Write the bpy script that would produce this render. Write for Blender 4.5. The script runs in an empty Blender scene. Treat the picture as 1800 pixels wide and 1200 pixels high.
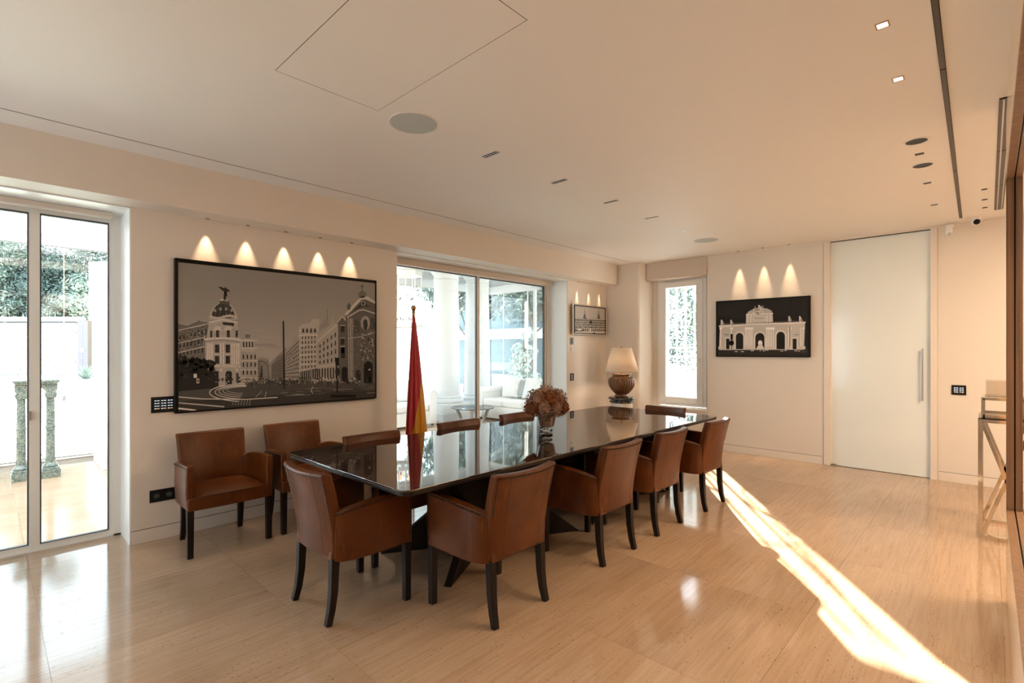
import bpy, bmesh, math, random
from mathutils import Vector, Matrix
random.seed(7)
sc = bpy.context.scene
COL = sc.collection
PI = math.pi

# ------------------------------------------------------------------ camera
YAW = math.radians(43.562); FPX = 881.6; CYP = 615.4; H = 1.5
CC, SS = math.cos(YAW), math.sin(YAW)
cam_d = bpy.data.cameras.new('camera')
cam = bpy.data.objects.new('camera', cam_d); COL.objects.link(cam)
cam.location = (0, 0, H)
cam.rotation_euler = (PI/2, 0, YAW - PI/2)
cam_d.sensor_fit = 'HORIZONTAL'; cam_d.sensor_width = 36
cam_d.lens = FPX/1800*36
cam_d.shift_y = (CYP-600)/1800
cam_d.clip_start = 0.02; cam_d.clip_end = 300
sc.camera = cam
# ------------------------------------------------------------------ world, sun, exposure
world = bpy.data.worlds.new('world'); sc.world = world; world.use_nodes = True
bg = world.node_tree.nodes['Background']
bg.inputs[0].default_value = (0.80, 0.91, 1.0, 1); bg.inputs[1].default_value = 4.8
sun_d = bpy.data.lights.new('sun', 'SUN'); sun = bpy.data.objects.new('sun', sun_d); COL.objects.link(sun)
SUN_AZ, SUN_EL = math.radians(34.9), math.radians(23.0)
sdir = Vector((math.cos(SUN_AZ)*math.cos(SUN_EL), math.sin(SUN_AZ)*math.cos(SUN_EL), math.sin(SUN_EL)))
sun.rotation_euler = sdir.to_track_quat('Z', 'Y').to_euler()
sun_d.energy = 62; sun_d.color = (1.0, 0.91, 0.80); sun_d.angle = math.radians(0.5)
sc.view_settings.view_transform = 'Standard'; sc.view_settings.look = 'None'
sc.view_settings.exposure = 0.38; sc.view_settings.gamma = 1.0
sc.view_settings.use_curve_mapping = False
sc.cycles.sample_clamp_indirect = 6.0
sc.cycles.max_bounces = 10; sc.cycles.diffuse_bounces = 6; sc.cycles.glossy_bounces = 5
sc.cycles.transparent_max_bounces = 16; sc.cycles.transmission_bounces = 6
sc.cycles.caustics_refractive = False

def lamp(name, kind, loc, energy, color, size=None, aim=None, spot=None, blend=.3, sy=None):
    d = bpy.data.lights.new(name, kind); o = bpy.data.objects.new(name, d); COL.objects.link(o)
    o.location = loc; d.energy = energy; d.color = color
    if kind == 'AREA':
        d.shape = 'RECTANGLE'; d.size = size; d.size_y = sy or size
    elif size is not None: d.shadow_soft_size = size
    if kind == 'SPOT': d.spot_size = spot; d.spot_blend = blend
    if aim is not None:
        o.rotation_euler = (Vector(aim)).to_track_quat('-Z', 'Y').to_euler()
    return o
WARM = (1.0, 0.74, 0.49)
# added warm fill lights, out of view: behind the camera and past the right wall
lamp('added_fill_light', 'AREA', (-0.9, 0.9, 2.9), 20, WARM, 0.5, (0, 0, -1))
lamp('added_hall_fill_light', 'AREA', (5.4, -1.4, 2.9), 115, WARM, 1.4, (0, 0, -1))

# ------------------------------------------------------------------ pixel helpers (1800x1200 frame)
def ray(u, v):
    a = (u-900)/FPX; b = (CYP-v)/FPX
    return (CC+a*SS, SS-a*CC, b)
def aty(u, v, Y):
    r = ray(u, v); t = Y/r[1]; return Vector((r[0]*t, Y, H+r[2]*t))
def atx(u, v, X):
    r = ray(u, v); t = X/r[0]; return Vector((X, r[1]*t, H+r[2]*t))
def atd(u, d, z=0.0):
    r = ray(u, 600); return Vector((r[0]*d, r[1]*d, z))

# ------------------------------------------------------------------ materials
def newmat(name):
    m = bpy.data.materials.new(name); m.use_nodes = True
    nt = m.node_tree; return m, nt, nt.nodes['Principled BSDF']
def N(nt, t, **kw):
    n = nt.nodes.new(t)
    for k, v in kw.items(): setattr(n, k, v)
    return n
def setp(b, **kw):
    names = dict(col='Base Color', rough='Roughness', metal='Metallic', spec='Specular IOR Level', ior='IOR', coat='Coat Weight',
                 coatr='Coat Roughness', trans='Transmission Weight', sub='Subsurface Weight', emc='Emission Color', ems='Emission Strength', sheen='Sheen Weight')
    for k, v in kw.items():
        i = b.inputs[names[k]]
        i.default_value = (*v, 1) if isinstance(v, tuple) and len(v) == 3 else v
def mat(name, col, rough=.5, metal=0., var=.06, scale=6., bump=0., bscale=60., **kw):
    m, nt, b = newmat(name); setp(b, rough=rough, metal=metal, **kw)
    tc = N(nt, 'ShaderNodeTexCoord'); nz = N(nt, 'ShaderNodeTexNoise'); nz.inputs['Scale'].default_value = scale; nz.inputs['Detail'].default_value = 4
    nt.links.new(tc.outputs['Object'], nz.inputs['Vector'])
    mx = N(nt, 'ShaderNodeMix', data_type='RGBA')
    mx.inputs[6].default_value = (*[max(0, c*(1-var)) for c in col], 1); mx.inputs[7].default_value = (*[min(1, c*(1+var)) for c in col], 1)
    nt.links.new(nz.outputs['Fac'], mx.inputs[0]); nt.links.new(mx.outputs[2], b.inputs['Base Color'])
    if bump:
        nb = N(nt, 'ShaderNodeTexNoise'); nb.inputs['Scale'].default_value = bscale; nb.inputs['Detail'].default_value = 3
        nt.links.new(tc.outputs['Object'], nb.inputs['Vector'])
        bp = N(nt, 'ShaderNodeBump'); bp.inputs['Strength'].default_value = bump; bp.inputs['Distance'].default_value = .01
        nt.links.new(nb.outputs['Fac'], bp.inputs['Height']); nt.links.new(bp.outputs['Normal'], b.inputs['Normal'])
    return m
def ramp(nt, pts):
    r = N(nt, 'ShaderNodeValToRGB'); cr = r.color_ramp
    while len(cr.elements) > 1: cr.elements.remove(cr.elements[-1])
    cr.elements[0].position = pts[0][0]; cr.elements[0].color = (*pts[0][1], 1)
    for p, c in pts[1:]:
        e = cr.elements.new(p); e.color = (*c, 1)
    return r
M = {}
M['wall'] = mat('wall_paint', (.74, .675, .60), .55, var=.015, scale=1.5)
M['ceil'] = mat('ceiling_paint', (.86, .835, .795), .6, var=.01, scale=1.5)
M['skirt'] = mat('skirting_lacquer', (.76, .69, .61), .35, var=.01)
M['white'] = mat('white_lacquer', (.84, .84, .82), .35, var=.01)
M['white_out'] = mat('white_render', (.66, .68, .69), .6, var=.03)
M['alu'] = mat('pale_aluminium', (.74, .72, .67), .35, var=.02)
M['gasket'] = mat('dark_gasket', (.05, .055, .06), .5)
M['black'] = mat('black_plastic', (.010, .010, .010), .4, spec=.25)
M['blackmet'] = mat('black_frame', (.008, .007, .006), .5, spec=.15)
M['darkwood'] = mat('dark_stained_wood', (.012, .007, .005), .42, var=.3, scale=14, spec=.2)
M['tablewood'] = mat('wenge_table_wood', (.012, .007, .005), .45, var=.3, scale=10, spec=.25)
M['chrome'] = mat('polished_steel', (.75, .70, .64), .08, 1.0, var=.02)
M['steel'] = mat('brushed_steel', (.50, .50, .50), .3, 1.0, var=.04, scale=40)
M['brass'] = mat('aged_brass', (.45, .24, .09), .3, .9, var=.2, scale=20)
M['grille'] = mat('speaker_grille', (.50, .54, .54), .7, var=.05, scale=400)
M['blind'] = mat('blind_fabric', (.62, .54, .46), .8, var=.02)
M['whitefab'] = mat('white_slipcover', (.80, .80, .79), .9, var=.04, scale=8, bump=.3, bscale=14)
M['greyfab'] = mat('grey_cushion', (.40, .42, .42), .9, var=.1)
M['nail'] = mat('dark_nailheads', (.045, .03, .02), .35, .7)
M['socket'] = mat('grey_socket', (.25, .25, .25), .5)
M['bluegrey'] = mat('blue_grey_cover', (.28, .40, .45), .4)
M['soil'] = mat('soil', (.08, .06, .04), .9)
M['terrace'] = mat('pale_terrace', (.72, .68, .62), .5, var=.08, scale=2)
M['teal'] = mat('blue_grey_render', (.085, .135, .155), .7, var=.15, scale=.8)

def leather(name, c0, c1):
    m, nt, b = newmat(name); setp(b, rough=.38, spec=.30)
    tc = N(nt, 'ShaderNodeTexCoord'); oi = N(nt, 'ShaderNodeObjectInfo')
    ad = N(nt, 'ShaderNodeVectorMath', operation='ADD'); nt.links.new(tc.outputs['Object'], ad.inputs[0]); nt.links.new(oi.outputs['Location'], ad.inputs[1])
    nz = N(nt, 'ShaderNodeTexNoise'); nz.inputs['Scale'].default_value = 5; nz.inputs['Detail'].default_value = 7; nz.inputs['Roughness'].default_value = .65
    nt.links.new(ad.outputs[0], nz.inputs['Vector'])
    r = ramp(nt, [(.3, c0), (.7, c1)]); nt.links.new(nz.outputs['Fac'], r.inputs[0])
    # pale scuffs
    mp = N(nt, 'ShaderNodeMapping'); mp.inputs['Scale'].default_value = (30, 30, 5); mp.inputs['Rotation'].default_value = (.5, .8, .3)
    nt.links.new(ad.outputs[0], mp.inputs[0])
    n2 = N(nt, 'ShaderNodeTexNoise'); n2.inputs['Scale'].default_value = 1.2; n2.inputs['Detail'].default_value = 5; nt.links.new(mp.outputs[0], n2.inputs['Vector'])
    r2 = ramp(nt, [(.60, (0, 0, 0)), (.72, (.35, .35, .35))]); nt.links.new(n2.outputs['Fac'], r2.inputs[0])
    mx = N(nt, 'ShaderNodeMix', data_type='RGBA'); nt.links.new(r2.outputs[0], mx.inputs[0]); nt.links.new(r.outputs[0], mx.inputs[6])
    mx.inputs[7].default_value = (*[min(1, c*1.7+.02) for c in c1], 1)
    nt.links.new(mx.outputs[2], b.inputs['Base Color'])
    nb = N(nt, 'ShaderNodeTexNoise'); nb.inputs['Scale'].default_value = 120; nt.links.new(tc.outputs['Object'], nb.inputs['Vector'])
    bp = N(nt, 'ShaderNodeBump'); bp.inputs['Strength'].default_value = .12; bp.inputs['Distance'].default_value = .003
    nt.links.new(nb.outputs['Fac'], bp.inputs['Height']); nt.links.new(bp.outputs['Normal'], b.inputs['Normal'])
    return m
M['leather'] = leather('tan_leather', (.064, .0165, .0024), (.132, .0365, .005))
M['seam'] = mat('leather_seam', (.05, .018, .008), .5)

def travertine(name, tint=1.0):
    m, nt, b = newmat(name)
    geo = N(nt, 'ShaderNodeNewGeometry'); oi = N(nt, 'ShaderNodeObjectInfo')
    ml = N(nt, 'ShaderNodeMath', operation='MULTIPLY'); ml.inputs[1].default_value = 37.0; nt.links.new(oi.outputs['Random'], ml.inputs[0])
    cx = N(nt, 'ShaderNodeCombineXYZ'); nt.links.new(ml.outputs[0], cx.inputs[0]); nt.links.new(ml.outputs[0], cx.inputs[1])
    ad = N(nt, 'ShaderNodeVectorMath', operation='ADD'); nt.links.new(geo.outputs['Position'], ad.inputs[0]); nt.links.new(cx.outputs[0], ad.inputs[1])
    def noise(scale3, s, det=5, rough=.55, dist=0):
        mp = N(nt, 'ShaderNodeMapping'); mp.inputs['Scale'].default_value = scale3; nt.links.new(ad.outputs[0], mp.inputs[0])
        n = N(nt, 'ShaderNodeTexNoise'); n.inputs['Scale'].default_value = s; n.inputs['Detail'].default_value = det
        n.inputs['Roughness'].default_value = rough; n.inputs['Distortion'].default_value = dist
        nt.links.new(mp.outputs[0], n.inputs['Vector']); return n
    veins = noise((1.2, 30, 1), 1.7, 9, .68, .5)
    rb = ramp(nt, [(.30, (.54*tint, .355*tint, .225*tint)), (.45, (.62*tint, .43*tint, .285*tint)), (.62, (.68*tint, .49*tint, .34*tint)), (.75, (.55*tint, .37*tint, .24*tint))])
    nt.links.new(veins.outputs['Fac'], rb.inputs[0])
    patch = noise((.8, 2.2, 1), 1.1, 4)
    rp = ramp(nt, [(.3, (.86, .84, .82)), (.7, (1.06, 1.06, 1.06))]); nt.links.new(patch.outputs['Fac'], rp.inputs[0])
    m1 = N(nt, 'ShaderNodeMix', data_type='RGBA', blend_type='MULTIPLY'); m1.inputs[0].default_value = 1
    nt.links.new(rb.outputs[0], m1.inputs[6]); nt.links.new(rp.outputs[0], m1.inputs[7])
    slab = N(nt, 'ShaderNodeMapRange'); slab.inputs[3].default_value = .93; slab.inputs[4].default_value = 1.04; nt.links.new(oi.outputs['Random'], slab.inputs[0])
    hs = N(nt, 'ShaderNodeHueSaturation'); nt.links.new(slab.outputs[0], hs.inputs['Value']); nt.links.new(m1.outputs[2], hs.inputs['Color'])
    # pits: small dark pores strung along the veins
    pits = noise((6, 30, 1), 6.5, 2, .5)
    zone = noise((.9, 9, 1), 1.7, 3)
    rz = ramp(nt, [(.46, (0, 0, 0)), (.60, (1, 1, 1))]); nt.links.new(zone.outputs['Fac'], rz.inputs[0])
    rq = ramp(nt, [(.63, (0, 0, 0)), (.69, (1, 1, 1))]); nt.links.new(pits.outputs['Fac'], rq.inputs[0])
    pm = N(nt, 'ShaderNodeMath', operation='MULTIPLY'); nt.links.new(rz.outputs[0], pm.inputs[0]); nt.links.new(rq.outputs[0], pm.inputs[1])
    m2 = N(nt, 'ShaderNodeMix', data_type='RGBA'); nt.links.new(pm.outputs[0], m2.inputs[0]); nt.links.new(hs.outputs[0], m2.inputs[6])
    m2.inputs[7].default_value = (.10, .062, .038, 1); nt.links.new(m2.outputs[2], b.inputs['Base Color'])
    rr = N(nt, 'ShaderNodeMapRange'); rr.inputs[3].default_value = .06; rr.inputs[4].default_value = .15; nt.links.new(patch.outputs['Fac'], rr.inputs[0])
    nt.links.new(rr.outputs[0], b.inputs['Roughness']); setp(b, ior=1.75)
    bp = N(nt, 'ShaderNodeBump', invert=True); bp.inputs['Strength'].default_value = .25; bp.inputs['Distance'].default_value = .002
    nt.links.new(pm.outputs[0], bp.inputs['Height']); nt.links.new(bp.outputs['Normal'], b.inputs['Normal'])
    return m
M['trav'] = travertine('travertine', .70)
M['grout'] = mat('dark_joint', (.20, .15, .11), .8)

def woodmat(name, c0, c1, rough=.35, axis='X', coat=.3):
    m, nt, b = newmat(name); setp(b, rough=rough, coat=coat, coatr=.1)
    tc = N(nt, 'ShaderNodeTexCoord'); mp = N(nt, 'ShaderNodeMapping')
    mp.inputs['Scale'].default_value = {'X': (.6, 14, 14), 'Z': (14, 14, .6)}[axis]; nt.links.new(tc.outputs['Object'], mp.inputs[0])
    n = N(nt, 'ShaderNodeTexNoise'); n.inputs['Scale'].default_value = 3; n.inputs['Detail'].default_value = 6; nt.links.new(mp.outputs[0], n.inputs['Vector'])
    r = ramp(nt, [(.3, c0), (.7, c1)]); nt.links.new(n.outputs['Fac'], r.inputs[0]); nt.links.new(r.outputs[0], b.inputs['Base Color'])
    return m
M['oak'] = woodmat('pale_oak_veneer', (.58, .40, .24), (.68, .49, .32), .25, 'Z', .5)
M['walnut'] = woodmat('walnut_lining', (.17, .09, .045), (.27, .15, .08), .4, 'Z', .2)

def glassmat(name, tint=(1, 1, 1), ior=1.45, rough=0.0):
    m = bpy.data.materials.new(name); m.use_nodes = True; nt = m.node_tree
    nt.nodes.remove(nt.nodes['Principled BSDF']); out = nt.nodes['Material Output']
    t = N(nt, 'ShaderNodeBsdfTransparent'); t.inputs[0].default_value = (*tint, 1)
    g = N(nt, 'ShaderNodeBsdfGlossy'); g.inputs['Roughness'].default_value = rough
    f = N(nt, 'ShaderNodeFresnel'); f.inputs[0].default_value = ior
    mx = N(nt, 'ShaderNodeMixShader'); nt.links.new(f.outputs[0], mx.inputs[0]); nt.links.new(t.outputs[0], mx.inputs[1]); nt.links.new(g.outputs[0], mx.inputs[2])
    nt.links.new(mx.outputs[0], out.inputs[0]); return m
M['glass'] = glassmat('window_glass', (.96, .985, .985), 1.3)
M['gglass'] = glassmat('table_glass', (.75, .88, .87), 1.5)
M['acryl'] = glassmat('clear_acrylic', (.93, .91, .88), 1.45)
m, nt, b = newmat('crystal'); M['crystal'] = glassmat('clear_crystal', (.97, .98, .98), 1.35)
M['frost'] = mat('satin_white_glass', (.80, .86, .86), .16, var=.02, scale=1, coat=.25, coatr=.04)
m, nt, b = newmat('amber_bulb'); setp(b, col=(1, .7, .5), rough=.1, trans=.4, emc=(1, .62, .42), ems=1.2); M['bulb'] = m
M['glassedge'] = mat('amber_glass_edge', (.90, .62, .33), .3)

# glossy lacquered/glass table top
m, nt, b = newmat('table_glass_over_dark_wood'); setp(b, rough=.03, ior=2.0)
tc = N(nt, 'ShaderNodeTexCoord'); mp = N(nt, 'ShaderNodeMapping'); mp.inputs['Scale'].default_value = (1, 18, 1); nt.links.new(tc.outputs['Object'], mp.inputs[0])
nz = N(nt, 'ShaderNodeTexNoise'); nz.inputs['Scale'].default_value = 2; nz.inputs['Detail'].default_value = 6; nt.links.new(mp.outputs[0], nz.inputs['Vector'])
r = ramp(nt, [(.3, (.022, .012, .008)), (.7, (.05, .029, .019))]); nt.links.new(nz.outputs['Fac'], r.inputs[0]); nt.links.new(r.outputs[0], b.inputs['Base Color'])
M['tabletop'] = m

# marble
def marble(name, base, vein, sc_=7, rough=.15):
    m, nt, b = newmat(name); setp(b, rough=rough)
    tc = N(nt, 'ShaderNodeTexCoord'); n = N(nt, 'ShaderNodeTexNoise'); n.inputs['Scale'].default_value = sc_; n.inputs['Detail'].default_value = 8; n.inputs['Distortion'].default_value = 1.6
    nt.links.new(tc.outputs['Object'], n.inputs['Vector'])
    r = ramp(nt, [(.35, base), (.50, tuple(c*1.6 for c in base)), (.56, vein), (.60, tuple(c*1.3 for c in base)), (.8, base)])
    nt.links.new(n.outputs['Fac'], r.inputs[0]); nt.links.new(r.outputs[0], b.inputs['Base Color']); return m
M['greenmarble'] = marble('green_marble', (.075, .105, .10), (.36, .34, .28), 30)
M['blackmarble'] = marble('black_marble', (.012, .012, .014), (.16, .14, .12), 9)
M['vasestone'] = marble('mottled_stone', (.10, .055, .035), (.32, .22, .15), 26, .3)
M['urn'] = mat('bronze_glaze', (.13, .052, .014), .30, .35, var=.65, scale=16, coat=.4)
M['shade'] = mat('linen_lampshade', (.86, .78, .68), .8, var=.02)
m = M['shade']; nt = m.node_tree; b = nt.nodes['Principled BSDF']
tr = N(nt, 'ShaderNodeBsdfTranslucent'); tr.inputs[0].default_value = (.9, .78, .62, 1); ms = N(nt, 'ShaderNodeMixShader'); ms.inputs[0].default_value = .45
nt.links.new(b.outputs[0], ms.inputs[1]); nt.links.new(tr.outputs[0], ms.inputs[2]); nt.links.new(ms.outputs[0], nt.nodes['Material Output'].inputs[0])
M['red'] = mat('red_satin', (.42, .006, .008), .45, var=.05, scale=3, sheen=.2)
M['yellow'] = mat('yellow_satin', (.62, .26, .004), .45, var=.05, scale=3, sheen=.2)
M['fringe'] = mat('gold_fringe', (.55, .33, .08), .6)
M['flower_a'] = mat('rust_petals', (.20, .055, .010), .8, var=.4, scale=30)
M['flower_b'] = mat('dusty_pink_petals', (.30, .17, .11), .8, var=.3, scale=30)
M['stone'] = mat('ledge_stone', (.62, .54, .46), .8, var=.2, scale=3)
M['stoneb'] = mat('ledge_stone_warm', (.60, .44, .32), .8, var=.2, scale=3)
M['darktile'] = mat('plum_tile', (.20, .17, .22), .5, var=.2, scale=12)
M['grass'] = mat('lawn', (.36, .42, .30), .9, var=.3, scale=30)
M['leaf'] = mat('leaf_green', (.085, .125, .105), .55, var=.5, scale=4)
M['leafpale'] = mat('leaf_pale', (.30, .36, .29), .5, var=.4, scale=4)
M['leafdark'] = mat('leaf_dark', (.035, .058, .055), .6, var=.5, scale=4)
M['bark'] = mat('bark', (.12, .09, .07), .9)
m, nt, b = newmat('pool_water'); setp(b, col=(.30, .50, .58), rough=.05)
tc = N(nt, 'ShaderNodeTexCoord'); nz = N(nt, 'ShaderNodeTexNoise'); nz.inputs['Scale'].default_value = 3; nt.links.new(tc.outputs['Object'], nz.inputs['Vector'])
bp = N(nt, 'ShaderNodeBump'); bp.inputs['Strength'].default_value = .3; nt.links.new(nz.outputs['Fac'], bp.inputs['Height']); nt.links.new(bp.outputs['Normal'], b.inputs['Normal'])
M['water'] = m
m, nt, b = newmat('lit_lamp'); setp(b, col=(1, .9, .75), emc=(1, .84, .6), ems=14); M['lit'] = m
m, nt, b = newmat('framed_print'); setp(b, rough=.5, spec=.12)
at = N(nt, 'ShaderNodeAttribute', attribute_name='ink'); nt.links.new(at.outputs['Color'], b.inputs['Base Color']); M['print'] = m
m, nt, b = newmat('keypad_led'); setp(b, col=(.6, .7, .8), emc=(.75, .85, 1), ems=.6); M['led'] = m
m, nt, b = newmat('keypad_led_amber'); setp(b, col=(.8, .4, .2), emc=(1, .5, .2), ems=.6); M['leda'] = m

# ------------------------------------------------------------------ mesh helpers
class MB:
    def __init__(s): s.v = []; s.f = []; s.mi = []
    def add(s, vs, fs, mi=0):
        o = len(s.v); s.v += [tuple(p) for p in vs]; s.f += [tuple(i+o for i in f) for f in fs]; s.mi += [mi]*len(fs); return s
    def box(s, x0, x1, y0, y1, z0, z1, mi=0):
        x0, x1 = min(x0, x1), max(x0, x1); y0, y1 = min(y0, y1), max(y0, y1); z0, z1 = min(z0, z1), max(z0, z1)
        return s.add([(x0, y0, z0), (x1, y0, z0), (x1, y1, z0), (x0, y1, z0), (x0, y0, z1), (x1, y0, z1), (x1, y1, z1), (x0, y1, z1)],
                     [(3, 2, 1, 0), (4, 5, 6, 7), (0, 1, 5, 4), (1, 2, 6, 5), (2, 3, 7, 6), (3, 0, 4, 7)], mi)
    def prism(s, poly, z0, z1, f=None, mi=0):     # poly CCW (x,y); f maps (x,y,z)->point
        f = f or (lambda x, y, z: (x, y, z)); n = len(poly)
        vs = [f(x, y, z0) for x, y in poly] + [f(x, y, z1) for x, y in poly]
        fs = [tuple(range(n-1, -1, -1)), tuple(range(n, 2*n))] + [(i, (i+1) % n, n+(i+1) % n, n+i) for i in range(n)]
        return s.add(vs, fs, mi)
    def lathe(s, prof, c=(0, 0, 0), seg=32, flute=None, mi=0):   # prof [(r,z)]
        vs = []; n = len(prof)
        for k in range(seg):
            a = 2*PI*k/seg
            for i, (r, z) in enumerate(prof):
                rr = r*(1+(flute(a, z) if flute else 0)); vs.append((c[0]+rr*math.cos(a), c[1]+rr*math.sin(a), c[2]+z))
        fs = []
        for k in range(seg):
            k2 = (k+1) % seg
            for i in range(n-1): fs.append((k*n+i, k2*n+i, k2*n+i+1, k*n+i+1))
        if prof[0][0] > 1e-6: fs.append(tuple(k*n for k in range(seg-1, -1, -1)))
        if prof[-1][0] > 1e-6: fs.append(tuple(k*n+n-1 for k in range(seg)))
        return s.add(vs, fs, mi)
    def cyl(s, p0, p1, r, seg=12, r2=None, mi=0):
        return s.tube([p0, p1], r, seg, r2, mi)
    def tube(s, pts, r, seg=8, r2=None, mi=0, square=False):
        pts = [Vector(p) for p in pts]; n = len(pts); r2 = r if r2 is None else r2
        if square: seg = 4
        vs = []; up = None
        for i, p in enumerate(pts):
            d = (pts[min(i+1, n-1)]-pts[max(i-1, 0)]).normalized()
            if up is None:
                up = Vector((0, 0, 1)) if abs(d.z) < .9 else Vector((1, 0, 0))
            a = d.cross(up).normalized(); b_ = a.cross(d).normalized(); up = b_
            rr = r+(r2-r)*i/max(1, n-1)
            if square: rr *= 1.4142
            for k in range(seg):
                t = 2*PI*(k+(.5 if square else 0))/seg
                vs.append(p+a*math.cos(t)*rr+b_*math.sin(t)*rr)
        fs = [(i*seg+k, i*seg+(k+1) % seg, (i+1)*seg+(k+1) % seg, (i+1)*seg+k) for i in range(n-1) for k in range(seg)]
        fs += [tuple(range(seg-1, -1, -1)), tuple((n-1)*seg+k for k in range(seg))]
        return s.add(vs, fs, mi)
    def grid(s, nu, nv, fn, mi=0, thick=None):
        vs = [fn(i/nu, j/nv) for j in range(nv+1) for i in range(nu+1)]
        fs = [(j*(nu+1)+i, j*(nu+1)+i+1, (j+1)*(nu+1)+i+1, (j+1)*(nu+1)+i) for j in range(nv) for i in range(nu)]
        return s.add(vs, fs, mi)
    def ball(s, c, r, seg=8, rings=5, mi=0):
        prof = [(max(1e-7, r*math.sin(PI*i/rings)) if 0 < i < rings else 1e-7, -r*math.cos(PI*i/rings)) for i in range(rings+1)]
        return s.lathe(prof, c, seg, mi=mi)
    def build(s, name, m, parent=None, loc=(0, 0, 0), rotz=0, smooth=False, bevel=0, bseg=2, solid=0, fix=True, sub=0):
        me = bpy.data.meshes.new(name); me.from_pydata(s.v, [], s.f)
        ms = m if isinstance(m, (list, tuple)) else [m]
        for x in ms: me.materials.append(x)
        if len(ms) > 1: me.polygons.foreach_set('material_index', s.mi)
        if fix:
            bm = bmesh.new(); bm.from_mesh(me); bmesh.ops.remove_doubles(bm, verts=bm.verts, dist=1e-5)
            bmesh.ops.recalc_face_normals(bm, faces=bm.faces); bm.to_mesh(me); bm.free()
        if smooth:
            me.polygons.foreach_set('use_smooth', [True]*len(me.polygons))
            me.set_sharp_from_angle(angle=math.radians(smooth if smooth is not True else 40))
        me.update()
        o = bpy.data.objects.new(name, me); COL.objects.link(o); o.location = loc; o.rotation_euler = (0, 0, rotz)
        if parent: o.parent = parent
        if solid:
            md = o.modifiers.new('solid', 'SOLIDIFY'); md.thickness = solid; md.offset = 0
        if sub:
            md = o.modifiers.new('sub', 'SUBSURF'); md.levels = sub; md.render_levels = sub
        if bevel:
            md = o.modifiers.new('bevel', 'BEVEL'); md.width = bevel; md.segments = bseg; md.limit_method = 'ANGLE'; md.angle_limit = math.radians(35)
        return o
def tag(o, label=None, cat=None, group=None, kind=None):
    if label: o['label'] = label
    if cat: o['category'] = cat
    if group: o['group'] = group
    if kind: o['kind'] = kind
    return o
def empty(name, loc=(0, 0, 0), rotz=0, label=None, cat=None, group=None):
    o = bpy.data.objects.new(name, None); COL.objects.link(o); o.location = loc; o.rotation_euler = (0, 0, rotz); o.empty_display_size = .1
    return tag(o, label, cat, group)
def struct(o): o['kind'] = 'structure'; return o
def copy_tree(o, parent=None):
    c = o.copy(); COL.objects.link(c)
    if parent: c.parent = parent
    for ch in [x for x in o.children]: copy_tree(ch, c)
    return c
def BX(*a): return MB().box(*a)

# ------------------------------------------------------------------ the room shell
ZC = 2.94; YL = 4.78; YO = 5.25; XF = 7.6; YR = -.074; XW = 4.2
# floor: travertine slabs on a bed; grid 1.01 x .805
floor = struct(BX(-2.6, 9.0, -2.5, 9.35, -.12, -.006).build('floor', M['grout']))
sl = BX(.0006, 1.0094, .0006, .8044, -.006, 0)
slab0 = None
for i in range(-3, 9):
    for j in range(-5, 11):
        x, y = .21+1.01*i, .75+.805*j
        if y < -2.6 or y+.8 > 9.6: continue
        if x > 7.3 and y < 4.5: continue
        if slab0 is None:
            o = slab0 = sl.build('slab', M['trav'], floor)
        else:
            o = slab0.copy(); COL.objects.link(o)
        o.location = (x, y, 0)

# ceiling with linear gap, recessed fittings made as real boxes below
ce = MB()
ce.box(-2.6, 1.03, -2.5, 4.256, ZC, ZC+.15); ce.box(1.634, XF+.05, -2.5, 4.256, ZC, ZC+.15)
ce.box(1.03, 1.634, -2.5, 1.458, ZC, ZC+.15); ce.box(1.03, 1.634, 2.664, 4.256, ZC, ZC+.15)
ce.box(-2.6, XF+.05, 4.268, 5.25, ZC, ZC+.15); ce.box(7.24, XF+.05, 4.25, 4.27, ZC, ZC+.15)
ce.box(-2.6, 7.24, 4.25, 4.27, ZC+.06, ZC+.15)
ceiling = struct(ce.build('ceiling', M['ceil']))
o = BX(1.034, 1.630, 1.462, 2.660, ZC+.0002, ZC+.0010).build('access_panel', M['ceil'], ceiling)
o = BX(1.0305, 1.6335, 1.4585, 2.6635, ZC+.0012, ZC+.006).build('panel_backing', M['gasket'], ceiling)
BX(-2.5, 7.24, 4.2562, 4.2678, ZC+.0008, ZC+.006).build('slot_backing', M['black'], ceiling)
bulk = struct(BX(-2.6, 7.30, 4.52, YO, 2.60, ZC+.01).build('trim_1', M['wall']))
tag(bulk, 'beige bulkhead boxed along the top of the left wall')

wl = MB()
wl.box(-2.6, -1.6, YL, YO, 0, 2.61)
wl.box(.775, 3.16, YL, YO, 0, 2.61)
wl.box(6.275, 7.62, YL, YO, 0, 2.61)
wl.box(-2.6, 8.3, YO-.3, YO, 2.61, 3.4)
wall_left = struct(wl.build('wall_left', M['wall']))
# white-painted reveals of the two big openings (thin plaster boards)
rv = MB()
rv.box(.767, .7755, YL+.004, YO-.02, .0, 2.598); rv.box(3.1595, 3.168, YL+.004, YO-.02, 0, 2.598)
rv.box(6.267, 6.2755, YL+.004, YO-.02, 0, 2.598)
rv.box(-1.6, .767, YL-.004, YO-.02, 2.590, 2.5995); rv.box(3.168, 6.267, YL-.004, YO-.02, 2.590, 2.5995)
struct(rv.build('trim_2', M['white']))
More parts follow.
